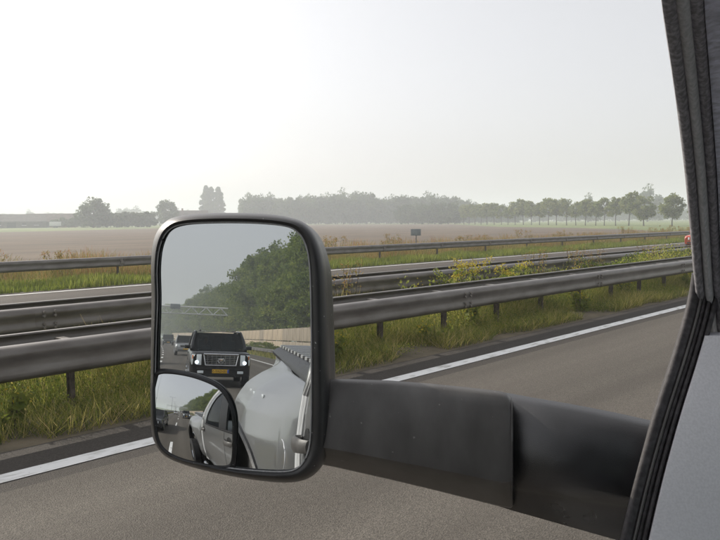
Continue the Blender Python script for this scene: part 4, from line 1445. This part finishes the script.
GLASS = [(157.5, 300), (157, 268), (160, 246), (168, 231), (183, 224.5), (215, 222.5), (255, 223), (284, 226), (297, 232), (305, 244), (309, 264), (310.5, 300), (311, 360),
         (310.5, 420), (309, 445), (304, 460), (295, 469), (280, 471.5), (250, 470), (220, 466.5), (195, 461), (173, 453), (161, 441), (156, 424), (155, 390), (156, 340)]
OUTER = [(151.5, 300), (151, 264), (154, 239), (163, 224), (179, 216), (215, 213), (258, 213.5), (288, 217), (306, 224), (318, 239), (325.5, 264), (328, 300), (330, 360),
         (331, 420), (329, 447), (322, 466), (309, 478), (290, 482.5), (262, 481), (225, 475), (190, 466.5), (165, 456), (154, 441), (151, 424), (150.5, 390), (151, 340)]
SPOT = [(155.3, 398), (155.8, 382), (159, 375), (170, 374), (187, 376.5), (202, 381), (215, 387), (223.5, 395), (229, 405.5), (231.8, 419), (232.3, 437), (231.5, 457), (228.5, 464.5),
        (218.5, 465.5), (202, 462.8), (183, 458.3), (168.5, 451.5), (160, 441), (156.5, 423)]


def smooth_closed(pts, n=160):
    m_ = len(pts)
    o = []
    for i in range(n):
        u = i / n * m_
        k = int(u)
        f_ = u - k
        a, b_, c, d = [V(*pts[(k + j) % m_], 0) for j in (-1, 0, 1, 2)]
        o.append(.5 * ((2 * b_) + (c - a) * f_ + (2 * a - 5 * b_ + 4 * c - d) * f_ ** 2 + (3 * b_ - a - 3 * c + d) * f_ ** 3))
    return [(p.x, p.y) for p in o]


gl, ou = smooth_closed(GLASS), smooth_closed(OUTER)
lp = lambda u: [(a[0] + (b_[0] - a[0]) * u, a[1] + (b_[1] - a[1]) * u) for a, b_ in zip(gl, ou)]
c3 = sum((on_plane(*q) for q in ou), V(0, 0, 0)) / len(ou)


def shrink(ring, k, depth):
    return [c3 + (p - c3) * k - MN * depth for p in ring]


rows = [[on_plane(*q, -.006) for q in gl], [on_plane(*q, .0005) for q in lp(.04)], [on_plane(*q, .005) for q in lp(.22)], [on_plane(*q, .0065) for q in lp(.42)], [on_plane(*q, .004) for q in lp(.62)],
        [on_plane(*q, -.006) for q in lp(.85)], [on_plane(*q, -.022) for q in lp(.97)]]
base_ring = [on_plane(*q, -.036) for q in ou]
rows.append(base_ring)
flat_ring = [p + MN * .036 for p in base_ring]
for k, dep in ((.985, .06), (.93, .085), (.82, .103), (.6, .115), (.2, .12)):
    rows.append(shrink(flat_ring, k, dep))
n0 = len(rows[0])
mbh = MB().grid(rows, True)
mbh.f.append(tuple((len(rows) - 1) * n0 + i for i in range(n0)))
house = tb(mbh, 'side_mirror', M['blk'], auto=70)
# bezel lip whose edge highlight is put in by a paler colour
tb(MB().tube([on_plane(*q, .001) for q in lp(.03)] + [on_plane(*lp(.03)[0], .001)], .0012, 6, caps=False), 'lip_highlight', M['seal_mid'], house)
mg = MB().add([on_plane(*q, -.002) for q in lp(.015)], [tuple(range(n0))])
tb(mg, 'mirror_glass', M['mirror'], house, smooth=False)
# convex spotter glass
SR = .28
SPOT_OFF = .0105
d0 = (FW + CR * ((190.5 - 360) / FPX) + CU * ((270 - 412) / FPX))
p0 = on_plane(190.5, 412)
nc = ((V(.75, -22, 1.3) - p0).normalized() - d0.normalized()).normalized()
SO = p0 - nc * SR + MN * SPOT_OFF


def on_sphere(px, py):
    d = (FW + CR * ((px - 360) / FPX) + CU * ((270 - py) / FPX)).normalized()
    oc = V(0, 0, H) - SO
    b_ = oc.dot(d)
    disc = b_ * b_ - (oc.dot(oc) - SR * SR)
    return V(0, 0, H) + d * (-b_ - sqrt(max(disc, 0)))


sp = smooth_closed(SPOT, 120)
scx, scy = sum(q[0] for q in sp) / len(sp), sum(q[1] for q in sp) / len(sp)
rows = [[on_sphere(scx + (q[0] - scx) * u, scy + (q[1] - scy) * u) for q in sp] for u in [.02] + [i / 26 for i in range(1, 27)]]
mbs = MB().grid(rows, True)
mbs.f.append(tuple(range(120)))
sg = tb(mbs, 'spotter_glass', M['mirror'], house, auto=180)
if sg.data.polygons[500].normal.dot(MN) < 0:
    sg.data.flip_normals()
sg.data.normals_split_custom_set_from_vertices([((v.co + TB) - SO).normalized() for v in sg.data.vertices])
ex = lambda k: [(scx + (q[0] - scx) * (1 + k / 40), scy + (q[1] - scy) * (1 + k / 44)) for q in sp]
rows = [[on_sphere(*q) - MN * .002 for q in sp], [on_sphere(*q) + MN * .0015 for q in ex(.7)], [on_sphere(*q) + MN * .0025 for q in ex(1.8)], [on_sphere(*q) + MN * .0005 for q in ex(3.6)], [on_plane(*q, -.001) for q in ex(5.0)]]
tb(MB().grid(rows, True), 'spotter_bezel', M['blk'], house, auto=70)


# arm: outer paddle and inner base
dA = lambda x: .905 - (x - 318) * .00022


def arm_rows(st, back=.085):
    rows = []
    for (x, yt, yc, yb, d) in st:
        h_ = yb - yt
        rows.append([P(x, yt + 1.5, d + .05), P(x, yt, d + .036), P(x, yt + h_ * .05, d + .024), P(x, yt + h_ * .14, d + .017), P(x, (yt + yc) / 2, d + .003), P(x, yc - h_ * .03, d - .004),
                     P(x, yc + h_ * .015, d + .002), P(x, yc + (yb - yc) * .5, d + .024), P(x, yb - h_ * .01, d + .044), P(x, yb, d + .050), P(x, yb - h_ * .1, d + back), P(x, yt + h_ * .15, d + back)])
    return rows


st1 = [(318, 381, 449, 464, dA(318)), (332, 379, 451.5, 466.5, dA(332)), (350, 379, 455, 470.5, dA(350)), (390, 380.5, 463, 479.5, dA(390)), (430, 383.5, 471, 489, dA(430)), (470, 387.5, 479, 499, dA(470)), (494, 390.3, 484, 505, dA(494))]
armp = tb(MB().loft(arm_rows(st1)), 'mirror_arm', M['blk_dirty'], house, auto=40)
st1b = [(494, 390.3, 484, 505, dA(494)), (502, 391.5, 485.6, 506.8, dA(502)), (507, 393.5, 485.6, 507.6, dA(507)), (511, 397.5, 484, 508, dA(511)), (513, 403, 480, 506, dA(513))]
rows = arm_rows(st1b)
tb(MB().loft(rows), 'arm_end', M['blk_dirty'], armp, auto=40)
edge_pts = [p_ - EV * .0006 for p_ in arm_rows([(511.5, 398.5, 483.5, 508, dA(511.5))])[0][1:8]]
tb(MB().tube(spline(edge_pts, 24), .0006, 6), 'end_edge', M['blk_dirty'], armp)  # thin bead round the paddle's end, same plastic as the arm
st2 = [(498, 391.5, 486, 506, dA(498) + .034), (512, 393.6, 488.5, 510.5, dA(512) + .026), (530, 397, 491, 515.5, dA(530) + .014), (560, 402, 496.5, 524, dA(560) + .005), (590, 407.5, 501.5, 532.5, dA(590)), (620, 413.5, 505.5, 541, dA(620)), (640, 418, 508, 546, dA(640)), (668, 424, 512, 553, dA(668))]
def arm_rows2(st, back=.06):
    rows = []
    for (x, yt, yc, yb, d) in st:
        h_ = yb - yt
        rows.append([P(x, yt + 1, d + .06), P(x, yt, d + .044), P(x, yt + h_ * .06, d + .026), P(x, yt + h_ * .16, d + .012), P(x, yt + h_ * .3, d + .001), P(x, yt + h_ * .46, d - .006), P(x, yt + h_ * .64, d - .006), P(x, yc - h_ * .04, d + .003),
                     P(x, yc, d + .008), P(x, yc + h_ * .025, d + .016), P(x, yc + (yb - yc) * .6, d + .022), P(x, yb, d + .034), P(x, yb - h_ * .1, d + back + .02), P(x, yt + h_ * .15, d + back + .02)])
    return rows
armb = tb(MB().loft(arm_rows2(st2)), 'arm_base', M['blk_gloss'], house, auto=50)

# ------------------------------------------------------------------ haze
hz_, n, p = new_mat('haze')
n.nodes.remove(p)
pv = n.nodes.new('ShaderNodeVolumePrincipled')
pv.inputs['Color'].default_value = (0.90, 0.95, 1.0, 1)
pv.inputs['Density'].default_value = 0.00135
pv.inputs['Anisotropy'].default_value = 0.2
n.links.new(pv.outputs[0], n.nodes['Material Output'].inputs['Volume'])
hb_ = MB().box((0, 0, 18.5), (2 * S + 20, 2 * S + 20, 41)).build('haze', hz_, smooth=False)
hb_['kind'] = 'stuff'
